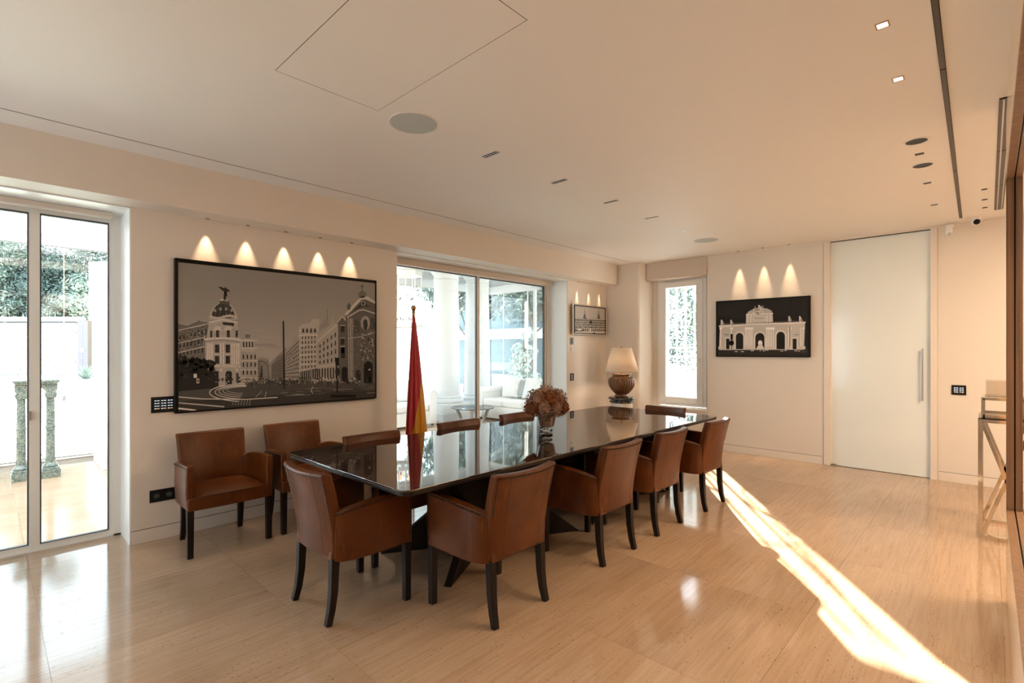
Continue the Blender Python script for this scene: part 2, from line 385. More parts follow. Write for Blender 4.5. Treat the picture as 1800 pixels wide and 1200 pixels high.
# far wall with window recess and doorway
wf = MB()
wf.box(XF, XF+.45, 1.58, 3.115, 0, ZC)
wf.box(XF, XF+.45, 3.115, 4.14, 0, .565)
wf.box(XF+.20, XF+.45, 3.115, 3.215, .565, ZC); wf.box(XF+.20, XF+.27, 4.0, 4.14, .565, ZC)
wf.box(XF+.20, XF+.45, 3.215, 4.0, 2.66, ZC)
wf.box(XF, XF+.45, -2.5, .43, 0, ZC)
wf.box(XF+.12, XF+.45, .43, 1.58, 0, ZC); wf.box(XF, XF+.45, .43, 1.58, 2.915, ZC)
wall_far = struct(wf.build('wall_far', M['wall']))
# pier in the corner, right end rounded back into the recess
pp = [(7.38, 4.79), (7.38, 4.20)] + [(7.38+.05*(1-math.cos(t)), 4.20-.05*math.sin(t)) for t in [PI/8*k for k in range(1, 5)]] + [(7.62, 4.13), (7.86, 4.12), (7.86, 4.79)]
struct(MB().prism(pp, 0, ZC).build('trim_3', M['wall'], smooth=30))
# window sill board
struct(BX(7.575, 7.80, 3.117, 4.135, .565, .59).build('trim_4', M['white'], bevel=.004))
# back wall and right wall (oak veneered) with the walnut lined opening
wb = MB(); wb.box(-2.7, -2.5, -.15, 3.0, 0, ZC); wb.box(-2.7, -2.5, 4.7, 5.25, 0, ZC); wb.box(-2.7, -2.5, 3.0, 4.7, 2.6, ZC)
struct(wb.build('wall_back', M['wall']))
w6 = struct(MB().box(-2.66, -2.56, 3.0, 3.06, 0, 2.6).box(-2.66, -2.56, 4.64, 4.7, 0, 2.6).box(-2.66, -2.56, 3.82, 3.88, 0, 2.6).box(-2.66, -2.56, 3.06, 4.64, 0, .06).box(-2.66, -2.56, 3.06, 4.64, 2.54, 2.6).build('added_daylight_window', M['alu']))  # unseen window added to bring cool daylight to the left side
BX(-2.62, -2.61, 3.06, 3.82, .06, 2.54).build('pane', M['glass'], w6); BX(-2.62, -2.61, 3.88, 4.64, .06, 2.54).build('pane', M['glass'], w6)
NX0, NX1, NZ0, NZ1 = .6, 4.09, .56, 2.51
wr = MB()
wr.box(-2.5, NX0, YR-.066, YR, 0, ZC); wr.box(NX1, XW, YR-.066, YR, 0, ZC)
wr.box(NX0, NX1, YR-.066, YR, 0, NZ0); wr.box(NX0, NX1, YR-.066, YR, NZ1, ZC)
wall_right = struct(wr.build('wall_right', M['oak']))
tm = MB()
tm.box(NX1-.022, NX1, YR-.031, YR+.002, NZ0, NZ1); tm.box(NX1-.022, NX1, YR-.066, YR-.037, NZ0, NZ1)
tm.box(NX0, NX1-.022, YR-.031, YR+.002, NZ0, NZ0+.022); tm.box(NX0, NX1-.022, YR-.066, YR-.037, NZ0, NZ0+.022)
tm.box(NX0, NX1-.022, YR-.031, YR+.002, NZ1-.022, NZ1); tm.box(NX0, NX1-.022, YR-.066, YR-.037, NZ1-.022, NZ1)
struct(tm.build('trim_5', M['walnut'], bevel=.002))
tg = MB(); tg.box(NX1-.012, NX1-.004, YR-.037, YR-.031, NZ0, NZ1); tg.box(NX0, NX1, YR-.037, YR-.031, NZ0, NZ0+.012); tg.box(NX0, NX1, YR-.037, YR-.031, NZ1-.012, NZ1)
struct(tg.build('trim_6', M['black']))
# hall behind the right wall
struct(BX(-2.7, 8.1, -2.7, -2.5, 0, ZC).build('wall_hall', M['wall']))
struct(BX(-2.7, -2.5, -2.5, -.15, 0, ZC).build('wall_hall_end', M['wall']))
# skirting boards with the shadow gap above drawn as a dark strip
sk = MB(); sk.box(.775, 3.16, YL-.004, YL+.01, 0, .1); sk.build('baseboard_left', M['skirt'])['kind'] = 'structure'
sk = MB(); sk.box(.775, 3.16, YL-.0008, YL+.002, .1, .1045); sk.box(6.275, 7.38, YL-.0008, YL+.002, .1, .1045); sk.build('trim_7', M['gasket'])['kind'] = 'structure'
sk = MB(); sk.box(6.275, 7.38, YL-.004, YL+.01, 0, .1); sk.build('baseboard_corner', M['skirt'])['kind'] = 'structure'
sk = MB(); sk.box(XF-.004, XF+.01, 1.58, 4.12, 0, .1); sk.box(7.376, 7.39, 4.19, YL-.004, 0, .1); sk.build('baseboard_far', M['skirt'])['kind'] = 'structure'
sk = MB(); sk.box(XF-.004, XF+.01, -2.5, .42, 0, .1); sk.build('baseboard_right', M['skirt'])['kind'] = 'structure'
sk = MB(); sk.box(XF-.0008, XF+.002, 1.59, 4.12, .1, .1045); sk.box(XF-.0008, XF+.002, -2.5, .42, .1, .1045); sk.build('trim_8', M['gasket'])['kind'] = 'structure'

# ------------------------------------------------------------------ windows
def slider(name, x0, x1, mulls, top=2.575, yy=5.17):
    root = MB()
    root.box(x0, x1, yy-.03, yy+.05, 0, .012); root.box(x0, x1, yy-.03, yy+.05, top, 2.60)
    root.box(x1-.045, x1, yy-.03, yy+.05, 0, top); root.box(x0, x0+.045, yy-.03, yy+.05, 0, top)
    r = struct(root.build(name, M['alu']))
    edges = [x0+.045]+list(mulls)+[x1-.045]
    for k in range(len(edges)-1):
        a, b_ = edges[k], edges[k+1]; o_ = (k % 2)*.022-.012
        s = MB(); w = .05
        s.box(a-.02 if k else a, a+.03, yy+o_-.01, yy+o_+.02, .012, top); s.box(b_-.03, b_+(.02 if k < len(edges)-2 else 0), yy+o_-.01, yy+o_+.02, .012, top)
        s.box(a+.03, b_-.03, yy+o_-.01, yy+o_+.02, .012, .05); s.box(a+.03, b_-.03, yy+o_-.01, yy+o_+.02, top-.05, top)
        s.build('sash', M['alu'], r)
        g = MB(); zz = .05
        g.box(a+.03, a+.038, yy+o_-.012, yy+o_+.022, zz, top-.05); g.box(b_-.038, b_-.03, yy+o_-.012, yy+o_+.022, zz, top-.05)
        g.box(a+.038, b_-.038, yy+o_-.012, yy+o_+.022, top-.062, top-.05)
        g.box(a+.038, b_-.038, yy+o_-.012, yy+o_+.022, zz, zz+.006)
        g.build('gasket', M['gasket'], r)
        BX(a+.03, b_-.03, yy+o_+.002, yy+o_+.008, .05, top-.05).build('pane', M['glass'], r)
    return r
w1 = slider('window_1', -1.6, .767, [-.6, .255])
BX(.225, .238, 5.135, 5.15, .98, 1.05).build('latch', M['steel'], w1)
w2 = slider('window_2', 3.168, 6.267, [4.735])
# roller blind head boxes
b1 = BX(-1.58, .70, 5.02, 5.10, 2.545, 2.59).build('roller_blind', M['blind'], bevel=.01); tag(b1, 'rolled-up beige blind under the lintel of the left glass doors', 'blind')
b2 = MB().box(3.20, 6.13, 5.0, 5.08, 2.51, 2.59).build('roller_blind', M['blind'], bevel=.012); tag(b2, 'rolled-up beige blind above the glass doors behind the flag', 'blind')
MB().box(6.131, 6.145, 5.0, 5.08, 2.515, 2.588).build('end_cap', M['white'], b2, bevel=.003)

# window 3: white tilt-turn casement
yy0, yy1, zz0, zz1, xx = 3.205, 4.02, .60, 2.665, 7.80
fr = MB(); t = .055
fr.box(xx-.02, xx+.06, yy0, yy0+t, zz0, zz1); fr.box(xx-.02, xx+.06, yy1-t, yy1, zz0, zz1)
fr.box(xx-.02, xx+.06, yy0+t, yy1-t, zz0, zz0+t); fr.box(xx-.02, xx+.06, yy0+t, yy1-t, zz1-t, zz1)
w3 = struct(fr.build('window_3', M['white'], bevel=.004))
sa = MB(); a0, a1, c0, c1 = yy0+.05, yy1-.05, zz0+.045, zz1-.045; t = .095
sa.box(xx-.045, xx+.03, a0, a0+t, c0, c1); sa.box(xx-.045, xx+.03, a1-t, a1, c0, c1)
sa.box(xx-.045, xx+.03, a0+t, a1-t, c0, c0+t); sa.box(xx-.045, xx+.03, a0+t, a1-t, c1-t, c1)
sa.build('sash', M['white'], w3, bevel=.006)
BX(xx-.01, xx-.002, a0+t-.005, a1-t+.005, c0+t-.005, c1-t+.005).build('pane', M['glass'], w3)
MB().tube([(xx-.045, 3.295, 1.36), (xx-.085, 3.295, 1.36), (xx-.095, 3.30, 1.34), (xx-.09, 3.31, 1.22)], .009, 8).box(xx-.056, xx-.045, 3.28, 3.31, 1.31, 1.39).build('handle', M['white'], w3, smooth=True)
hg = MB().cyl((xx-.05, 3.968, .68), (xx-.05, 3.968, .78), .007).cyl((xx-.05, 3.968, 2.48), (xx-.05, 3.968, 2.58), .007); hg.build('hinge', M['white'], w3, smooth=True)
b3 = BX(7.575, 7.79, 3.12, 4.125, 2.655, ZC-.004).build('blind_box', M['blind'], bevel=.006); tag(b3, 'beige blind cassette over the narrow casement window', 'blind')
BX(7.60, 7.62, 4.095, 4.12, 2.645, 2.655).build('end_cap', M['steel'], b3)

# sliding satin glass door with jambs
dj = MB(); dj.box(XF-.012, XF+.12, 1.50, 1.575, 0, 2.915); dj.box(XF-.012, XF+.12, .432, .495, 0, 2.915)
dr = struct(dj.build('door_1', M['skirt'], bevel=.003))
BX(XF+.03, XF+.045, .495, 1.50, .006, 2.915).build('door_panel', M['frost'], dr)
MB().box(XF-.012, XF+.001, .558, .576, .905, 1.52).box(XF, XF+.03, .56, .574, .95, .97).box(XF, XF+.03, .56, .574, 1.45, 1.47).build('handle', M['steel'], dr, bevel=.002)
BX(XF+.005, XF+.028, 1.435, 1.485, 0, .025).build('floor_guide', M['steel'], dr)
BX(XF+.02, XF+.06, .495, 1.5, 2.905, 2.915).build('head_track', M['gasket'], dr)

# ------------------------------------------------------------------ ceiling fittings
def disc_thing(name, x, y, r, label, cat, group=None):
    o = MB().lathe([(r+.006, 0), (r+.006, -.004), (r, -.005), (r-.002, -.001)], (0, 0, 0), 40).build(name, M['ceil'], loc=(x, y, ZC), smooth=30)
    MB().lathe([(r-.002, -.002), (r-.002, -.0035)], (0, 0, 0), 40).build('grille', M['grille'], o)
    return tag(o, label, cat, group)
disc_thing('ceiling_speaker', 1.877, 2.645, .15, 'round grey ceiling speaker beside the access panel, the larger one', 'speaker', 'round ceiling speakers')
disc_thing('ceiling_speaker', 6.50, 2.68, .15, 'round grey ceiling speaker at the far end near the window', 'speaker', 'round ceiling speakers')
LB = ['black linear downlight nearest the large round ceiling speaker', 'second linear downlight along the row above the table',
      'middle linear downlight of the row of five above the table', 'fourth linear downlight along the row above the table',
      'last linear downlight of the row, closest to the far round speaker']
lin0 = None
for x, lb in zip((2.563, 3.375, 4.18, 4.984, 5.805), LB):
    if lin0 is None:
        e = MB(); e.box(-.028, .028, -.084, -.077, -.003, 0); e.box(-.028, .028, .077, .084, -.003, 0); e.box(-.028, -.021, -.077, .077, -.003, 0); e.box(.021, .028, -.077, .077, -.003, 0)
        lin0 = e.build('linear_downlight', M['ceil']); o = lin0
        BX(-.021, .021, -.077, .077, -.0015, -.0005).build('recess', M['black'], lin0)
        cl = MB()
        for k in range(5): cl.lathe([(.0105, -.0018), (.0105, -.003), (.006, -.0022)], (0, -.06+.03*k, 0), 10)
        cl.build('reflector', M['steel'], lin0)
    else: o = copy_tree(lin0)
    o.location = (x, 2.655, ZC); tag(o, lb, 'downlight', 'linear downlights above the table')
SQ = [(2.741, .342, 1, 'lit square ceiling spotlight nearest the camera'), (3.341, .349, 1, 'second lit square ceiling spotlight, farther from the camera'),
      (4.722, .37, 0, 'dark square ceiling spotlight between the two round dark downlights'), (5.592, .385, 0, 'dark square ceiling spotlight beyond the two round downlights'),
      (6.474, .393, 0, 'dark square ceiling spotlight closest to the glass door')]
for x, y, lit, lb in SQ:
    r_ = .019 if lit else .026
    e = MB(); e.box(-r_-.006, r_+.006, -r_-.006, -r_, -.003, 0); e.box(-r_-.006, r_+.006, r_, r_+.006, -.003, 0); e.box(-r_-.006, -r_, -r_, r_, -.003, 0); e.box(r_, r_+.006, -r_, r_, -.003, 0)
    o = e.build('square_spotlight', M['ceil'] if not lit else M['brass'], loc=(x, y, ZC)); tag(o, lb, 'spotlight', 'square spotlights along the right side')
    BX(-r_, r_, -r_, r_, -.002, -.0005).build('lens', M['lit'] if lit else M['black'], o)
    if lit: lamp('spotlight_light', 'SPOT', (x, y, ZC-.03), 75, (1, .72, .46), .03, (0, 0, -1), math.radians(100), .8)
for x, y, lb in [(4.424, .362, 'round dark recessed downlight, the nearer of the pair'), (5.032, .374, 'round dark recessed downlight, the farther of the pair')]:
    o = MB().lathe([(.075, 0), (.075, -.004), (.062, -.004), (.062, -.001)], seg=28).build('round_downlight', M['ceil'], loc=(x, y, ZC), smooth=30); tag(o, lb, 'downlight', 'round recessed downlights')
    MB().lathe([(.062, -.001), (.055, -.003), (.03, -.0015)], seg=24).build('reflector', M['black'], o)
for x, lb in [(6.165, 'nearest of the three tiny pin spots by the slot diffuser'), (6.586, 'middle of the three tiny pin spots by the slot diffuser'), (6.956, 'farthest of the three tiny pin spots by the slot diffuser')]:
    o = MB().lathe([(.022, 0), (.022, -.003), (.015, -.003)], seg=16).build('pin_spot', M['black'], loc=(x, .03, ZC)); tag(o, lb, 'spotlight', 'tiny ceiling pin spots')
# linear tracks
def track(p0, p1, w, name, label, rails):
    d = Vector((p1[0]-p0[0], p1[1]-p0[1], 0)); L = d.length; a = math.atan2(d.y, d.x)
    o = MB().box(0, L, -w/2, w/2, -.002, 0).build(name, M['black'], loc=(p0[0], p0[1], ZC), rotz=a); tag(o, label, 'air vent')
    k = 0; x = 0
    n = max(3, int(L/1.6))
    for i in range(n):
        MB().box(i*L/n+.006, (i+1)*L/n-.006, -w/2+.003, w/2-.003, -.006, -.002).build('channel', M['rail'] if 'rail' in M else M['gasket'], o)
    if rails:
        for s in rails: MB().box(.01, L-.01, s-.004, s+.004, -.010, -.005).build('rail', M['steel'], o)
    return o
M['rail'] = mat('dark_bronze_rail', (.06, .045, .035), .35, .4)
track((1.4, .145), (7.32, .222), .026, 'slot_diffuser', 'long thin black linear slot running along the ceiling to the far wall', None)
track((4.0, -.075), (7.14, -.072), .066, 'slot_diffuser', 'wider black linear vent tucked by the end of the right wall', (-.02, .012))
# wall washer pin spots
def pins(pts, d_wall, tanth, e, group, labels, axis):
    for (x, y, z), lb in zip(pts, labels):
        o = MB().lathe([(.016, 0), (.016, -.004), (.010, -.004), (.008, -.001)], seg=16).build('pin_spot', M['brass'], loc=(x, y, z), smooth=30); tag(o, lb, 'spotlight', group)
        sp = lamp('pin_spot_light', 'SPOT', (x, y, z-.012), e, (1, .70, .42), .004, (0, 0, -1), 2*math.atan(tanth), .75)
nth = ['leftmost', 'second from the left', 'middle', 'second from the right', 'rightmost']
px = [aty(u, v, 4.70).x for u, v in ((367, 417), (438, 424), (505, 442), (566, 438), (621, 442))]
pins([(x, 4.732, 2.60) for x in px], .05, .40, 20, 'pin spots above the large city picture', [f'{n} of five tiny brass pin spots above the large city picture' for n in nth], 'x')
px = [aty(u, 510, 4.75).x for u in (1016.5, 1037, 1055.5)]
pins([(x, 4.750, 2.60) for x in px], .03, .21, 30, 'pin spots above the small picture', [f'{n} of three tiny pin spots above the small square picture' for n in ('left', 'middle', 'right')], 'x')
py = [atx(u, 470, 7.55).y for u in (1298, 1341, 1387)]
pins([(7.54, y, ZC) for y in py], .06, .26, 55, 'pin spots above the arch picture', [f'{n} of three tiny pin spots above the triumphal arch picture' for n in ('left', 'middle', 'right')], 'y')

# ------------------------------------------------------------------ framed prints
class Ink:
    def __init__(s, mp, dirv): s.mp = mp; s.d = Vector(dirv); s.v = []; s.f = []; s.c = []
    def poly(s, pts, g, L, tone=(1.0, .93, .86)):
        n = len(pts); o = len(s.v)
        gs = g if isinstance(g, (list, tuple)) else [g]*n
        for (x, y), gg in zip(pts, gs):
            if L > 1 and gg > .2: gg = min(.92, gg*1.35)
            s.v.append(s.mp(x, y)+s.d*(.00022*L)); s.c.append((gg*tone[0], gg*tone[1], gg*tone[2], 1))
        s.f.append(tuple(range(o, o+n)))
    def rect(s, x0, y0, x1, y1, g, L): s.poly([(x0, y0), (x1, y0), (x1, y1), (x0, y1)], g, L)
    def line(s, pts, w, g, L):
        for (x0, y0), (x1, y1) in zip(pts, pts[1:]):
            dx, dy = x1-x0, y1-y0; l = math.hypot(dx, dy) or 1; nx, ny = -dy/l*w/2, dx/l*w/2
            s.poly([(x0+nx, y0+ny), (x1+nx, y1+ny), (x1-nx, y1-ny), (x0-nx, y0-ny)], g, L)
    def ell(s, cx, cy, rx, ry, g, L, a0=0, a1=360, n=18):
        s.poly([(cx+rx*math.cos(math.radians(a0+(a1-a0)*k/n)), cy-ry*math.sin(math.radians(a0+(a1-a0)*k/n))) for k in range(n+(0 if a1-a0 >= 360 else 1))], g, L)
    def arch(s, x0, y0, x1, y1, g, L):   # y0 top of arch
        r = (x1-x0)/2; cx = (x0+x1)/2
        s.poly([(x0, y1), (x1, y1)]+[(cx+r*math.cos(PI*k/8), y0+r-r*math.sin(PI*k/8)) for k in range(9)], g, L)
    def qgrid(s, q, nx, ny, fx, fy, g, L, arch=False, jit=.0):
        def P(a, b):
            x = (q[0][0]*(1-a)+q[1][0]*a)*(1-b)+(q[3][0]*(1-a)+q[2][0]*a)*b
            y = (q[0][1]*(1-a)+q[1][1]*a)*(1-b)+(q[3][1]*(1-a)+q[2][1]*a)*b
            return (x, y)
        for i in range(nx):
            for j in range(ny):
                a0, a1 = (i+.5-fx/2)/nx, (i+.5+fx/2)/nx; b0, b1 = (j+.5-fy/2)/ny, (j+.5+fy/2)/ny
                gg = g*(1+random.uniform(-jit, jit)) if jit else g
                p = [P(a0, b0), P(a1, b0), P(a1, b1), P(a0, b1)]
                if arch: p = [P(a0, b0+(b1-b0)*.2), P((a0+a1)/2, b0), P(a1, b0+(b1-b0)*.2), P(a1, b1), P(a0, b1)]
                s.poly(p, gg, L)
    def build(s, parent):
        me = bpy.data.meshes.new('print'); me.from_pydata(s.v, [], s.f); me.materials.append(M['print'])
        ca = me.color_attributes.new('ink', 'FLOAT_COLOR', 'POINT')
        for i, c in enumerate(s.c): ca.data[i].color = c
        o = bpy.data.objects.new('print', me); COL.objects.link(o); o.parent = parent; return o
def frame(corners, nrm, depth, w, name, label):
    # corners: TL,TR,BR,BL world, at front plane; nrm into room
    TL, TR, BR, BL = [Vector(c) for c in corners]; n = Vector(nrm); ex = (TR-TL).normalized(); ez = Vector((0, 0, 1))
    L = (TR-TL).length; Ht = TL.z-BL.z
    e = empty(name, tuple(BL)); tag(e, label, 'picture')
    def P(a, b, c): return ex*a+ez*b-n*c
    m_ = MB()
    def bx(a0, a1, b0, b1, c0, c1):
        vs = [P(a, b_, c) for c in (c0, c1) for (a, b_) in ((a0, b0), (a1, b0), (a1, b1), (a0, b1))]
        m_.add(vs, [(0, 1, 2, 3), (7, 6, 5, 4), (0, 4, 5, 1), (1, 5, 6, 2), (2, 6, 7, 3), (3, 7, 4, 0)])
    bx(0, w, 0, Ht, 0, depth); bx(L-w, L, 0, Ht, 0, depth); bx(w, L-w, 0, w, 0, depth); bx(w, L-w, Ht-w, Ht, 0, depth)
    m_.build('frame', M['blackmet'], e, bevel=.0015)
    m_ = MB()
    bx(w, L-w, w, Ht-w, .0105, depth-.002); m_.build('backing', M['blackmet'], e)
    return e
R = random.Random(3)
# --- large city street print
YF = 4.728
f1 = frame([(1.052, YF, 2.242), (2.878, YF, 2.242), (2.878, YF, .992), (1.052, YF, .992)], (0, -1, 0), .046, .014, 'framed_city_picture', 'very large black framed monochrome photograph of a city street with a domed corner building')
off = Vector((1.052, YF, .992))
k1 = Ink(lambda x, y: aty(240+min(1525, max(266, x))/3.637, 430+y/3.637, YF+.008)-off, (0, -1, 0))
for i in range(28):
    a, b_ = i/28, (i+1)/28
    def yt(x, t): return (112+(x-268)*.106)*(1-t)+930*t
    ga, gb = .30+.26*a**1.5, .30+.26*b_**1.5
    k1.poly([(262, yt(262, a)), (1530, yt(1530, a)), (1530, yt(1530, b_)), (262, yt(262, b_))], [ga*.92, ga, gb, gb*.92], 0)
for cx, cy, rx, ry, g in ((820, 640, 75, 9, .34), (880, 655, 70, 6, .36), (780, 612, 60, 4, .40), (870, 590, 60, 4, .42), (780, 548, 50, 3, .42), (860, 722, 50, 6, .42)): k1.ell(cx, cy, rx, ry, g, 1)
k1.poly([(770, 730), (800, 718), (840, 728), (850, 760), (870, 735), (900, 710), (950, 660), (980, 650), (980, 900), (770, 900)], .22, 2)
k1.qgrid([(775, 740), (845, 740), (845, 880), (775, 880)], 8, 9, .5, .5, .12, 3, jit=.4)
k1.poly([(795, 780), (802, 765), (808, 850), (788, 850)], .05, 4)
# right street row
k1.poly([(862, 770), (905, 712), (930, 700), (945, 700), (945, 880), (862, 870)], .20, 4)
k1.qgrid([(865, 770), (940, 715), (940, 870), (865, 860)], 10, 10, .5, .55, .06, 5, jit=.5)
k1.poly([(940, 700), (960, 655), (990, 650), (1000, 580), (1040, 590), (1045, 520), (1050, 880), (940, 880)], .27, 4)
k1.qgrid([(945, 700), (1040, 600), (1040, 860), (945, 850)], 9, 9, .5, .55, .07, 5, jit=.5)
k1.poly([(1036, 530), (1060, 510), (1110, 500), (1120, 475), (1165, 475), (1170, 500), (1160, 560), (1160, 830), (1040, 850)], .34, 6)
for y in (545, 575, 640, 700, 760, 800): k1.line([(1040, y+6), (1100, y), (1158, y+4)], 5, .50, 7)
k1.qgrid([(1050, 580), (1150, 575), (1150, 790), (1050, 800)], 5, 7, .35, .55, .05, 8)
for x in (1065, 1090, 1115, 1140): k1.arch(x-8, 535, x+8, 562, .08, 8)
k1.poly([(1045, 810), (1160, 790), (1160, 860), (1045, 870)], .06, 8)
for x in range(1050, 1160, 14): k1.rect(x, 800, x+4, 865, .3, 9)
k1.poly([(1170, 520), (1205, 470), (1225, 480), (1235, 520), (1170, 545)], .22, 6)
k1.line([(1219, 412), (1219, 480)], 2.5, .12, 7)
k1.poly([(1150, 640), (1175, 570), (1245, 505), (1252, 440), (1262, 500), (1285, 495), (1285, 850), (1150, 830)], .30, 8)
k1.qgrid([(1160, 640), (1282, 540), (1284, 760), (1160, 770)], 5, 4, .35, .55, .05, 9)
k1.line([(1150, 622), (1285, 505)], 6, .45, 9); k1.line([(1150, 780), (1285, 765)], 5, .42, 9)
k1.qgrid([(1160, 790), (1285, 780), (1285, 860), (1160, 850)], 7, 1, .5, .9, .04, 10)
k1.poly([(1278, 500), (1315, 455), (1350, 500), (1350, 890), (1285, 890)], .12, 10)
k1.line([(1280, 500), (1315, 458), (1348, 500)], 6, .4, 11); k1.line([(1283, 505), (1285, 890)], 10, .30, 11)
for y in (520, 600, 655): k1.rect(1305, y, 1328, y+38, .03, 12); k1.line([(1300, y-4), (1333, y-4)], 4, .35, 12)
k1.rect(1308, 655, 1332, 725, .03, 12); k1.arch(1310, 780, 1348, 880, .015, 12)
# church at right
k1.poly([(1335, 445), (1420, 345), (1440, 330), (1470, 332), (1526, 365), (1526, 905), (1350, 890)], .12, 12)
k1.poly([(1330, 450), (1335, 435), (1425, 340), (1440, 328), (1475, 330), (1528, 362), (1528, 378), (1465, 350), (1440, 350), (1345, 452)], .42, 13)
k1.poly([(1385, 425), (1440, 365), (1500, 400), (1460, 395), (1430, 400)], .05, 13); k1.rect(1436, 362, 1460, 388, .3, 14); k1.rect(1440, 366, 1456, 384, .04, 15)
k1.ell(1443, 318, 26, 22, .18, 13); k1.line([(1441, 300), (1441, 250)], 4, .06, 14); k1.line([(1428, 266), (1455, 266)], 4, .06, 14)
k1.ell(1357, 398, 12, 20, .14, 13); k1.line([(1357, 370), (1357, 395)], 4, .08, 13)
k1.line([(1345, 465), (1420, 420), (1450, 415), (1526, 440)], 8, .38, 14)
for x, w_ in ((1352, 7), (1366, 10), (1378, 5)): k1.line([(x, 470), (x+6, 885)], w_, .26, 14)
k1.ell(1462, 500, 30, 45, .26, 14); k1.ell(1462, 510, 14, 36, .03, 15)
k1.rect(1392, 480, 1425, 560, .07, 14); k1.rect(1492, 470, 1524, 540, .07, 14)
for k in range(60): k1.ell(1430+R.uniform(0, 80), 560+R.uniform(0, 180), R.uniform(3, 8), R.uniform(3, 9), R.choice((.04, .25, .32, .1)), 15+k % 3, n=6)
k1.arch(1452, 745, 1508, 885, .015, 18); k1.arch(1400, 800, 1432, 880, .03, 16); k1.ell(1488, 798, 6, 5, .8, 19)
k1.line([(1350, 600), (1420, 590), (1526, 560)], 5, .3, 16)
# middle tower
k1.poly([(664, 690), (700, 680), (760, 685), (776, 720), (772, 890), (664, 890)], .30, 6)
k1.poly([(670, 615), (690, 600), (735, 600), (752, 615), (752, 685), (670, 685)], .36, 7)
k1.poly([(692, 600), (694, 570), (710, 555), (726, 570), (728, 600)], .30, 8); k1.qgrid([(694, 572), (726, 572), (726, 598), (694, 598)], 3, 1, .55, 1, .06, 9)
k1.qgrid([(675, 620), (750, 620), (750, 655), (675, 655)], 4, 1, .5, 1, .05, 9)
for y in (612, 660, 742, 800, 850): k1.line([(664, y), (774, y)], 5, .48, 9)
k1.qgrid([(670, 690), (770, 690), (770, 840), (670, 840)], 4, 3, .35, .6, .04, 10, True)
# left wing
k1.poly([(262, 505), (325, 518), (395, 488), (400, 478), (408, 490), (458, 497), (470, 940), (262, 950)], .17, 4)
k1.qgrid([(268, 575), (455, 520), (455, 700), (268, 720)], 8, 3, .4, .5, .04, 5)
for a, b_ in (((265, 548), (458, 505)), ((265, 630), (440, 590)), ((265, 690), (440, 650))): k1.line([a, b_], 7, .40, 6)
for k in range(90):
    t = R.random(); k1.ell(268+t*180, 545-t*35+R.uniform(0, 130), R.uniform(2, 6), R.uniform(2, 7), R.choice((.05, .32, .3, .08)), 6+k % 2, n=6)
# domed corner building
k1.poly([(437, 600), (555, 590), (668, 605), (660, 915), (470, 930), (440, 780)], .36, 8)
k1.poly([(462, 500), (555, 482), (645, 500), (660, 610), (445, 610)], .34, 9)
k1.ell(553, 480, 92, 112, .33, 9, 0, 180); k1.ell(553, 470, 74, 98, .045, 10, 0, 180)
for k in range(9): k1.ell(480+k*19, 462+8*math.sin(k*.8)-.0*k, 12, 10, .40, 11, n=10)
for k in range(4): k1.ell(500+k*36, 420-10*math.sin(k), 9, 11, .26, 11, n=8)
for x in (500, 530, 578, 608): k1.line([(x, 450), (553+(x-553)*.45, 385)], 3, .16, 11)
k1.line([(462, 496), (555, 478), (645, 498)], 9, .5, 12); k1.poly([(550, 495), (622, 500), (622, 520), (550, 510)], .03, 12)
k1.poly([(528, 378), (535, 350), (572, 345), (592, 360), (595, 385)], .10, 11); k1.ell(545, 352, 14, 7, .4, 12); k1.ell(575, 356, 12, 7, .32, 12)
k1.poly([(555, 345), (560, 300), (548, 292), (520, 268), (548, 272), (562, 282), (572, 276), (600, 298), (578, 300), (570, 330), (572, 348)], .035, 12)
k1.ell(566, 279, 6, 8, .04, 13); k1.line([(565, 300), (575, 330)], 12, .06, 12)
for x in (518, 586): k1.ell(x, 548, 26, 28, .46, 11, 0, 180); k1.arch(x-10, 545, x+10, 592, .04, 12)
k1.arch(632, 545, 648, 590, .05, 12); k1.arch(470, 548, 484, 592, .05, 12)
k1.line([(430, 604), (500, 598), (555, 596), (620, 600), (668, 610)], 11, .52, 12)
k1.line([(440, 618), (555, 610), (664, 622)], 3, .10, 13)
for x in (455, 468, 482, 538, 555, 610, 625, 640, 652): k1.line([(x, 630), (x, 765)], 8, .55, 12)
for x in (514, 583): k1.rect(x-14, 638, x+14, 690, .04, 12); k1.rect(x-14, 710, x+14, 760, .04, 12); k1.line([(x-17, 700), (x+17, 700)], 6, .42, 13)
k1.line([(470, 776), (560, 772), (664, 780)], 8, .5, 12)
for y in range(795, 910, 12): k1.line([(495, y), (660, y)], 2, .22, 11)
k1.rect(480, 808, 524, 915, .03, 12); k1.arch(568, 805, 610, 915, .03, 12); k1.ell(540, 800, 9, 9, .5, 12); k1.ell(640, 800, 7, 9, .5, 12)
k1.rect(636, 820, 652, 905, .08, 12)
# trees
for k in range(170):
    x = 268+R.random()**.8*225; y = 715+abs(R.gauss(0, 1))*55+(x-268)*.12
    if y < 920: k1.ell(x, y, R.uniform(7, 20), R.uniform(6, 15), R.choice((.012, .02, .03, .05)), 14+k % 4, n=7)
k1.poly([(262, 760), (440, 780), (500, 850), (495, 925), (262, 945)], .03, 13)
k1.line([(392, 770), (392, 860)], 4, .02, 18); k1.rect(383, 855, 400, 885, .5, 19); k1.rect(387, 860, 396, 880, .05, 20); k1.rect(364, 825, 385, 850, .45, 19)
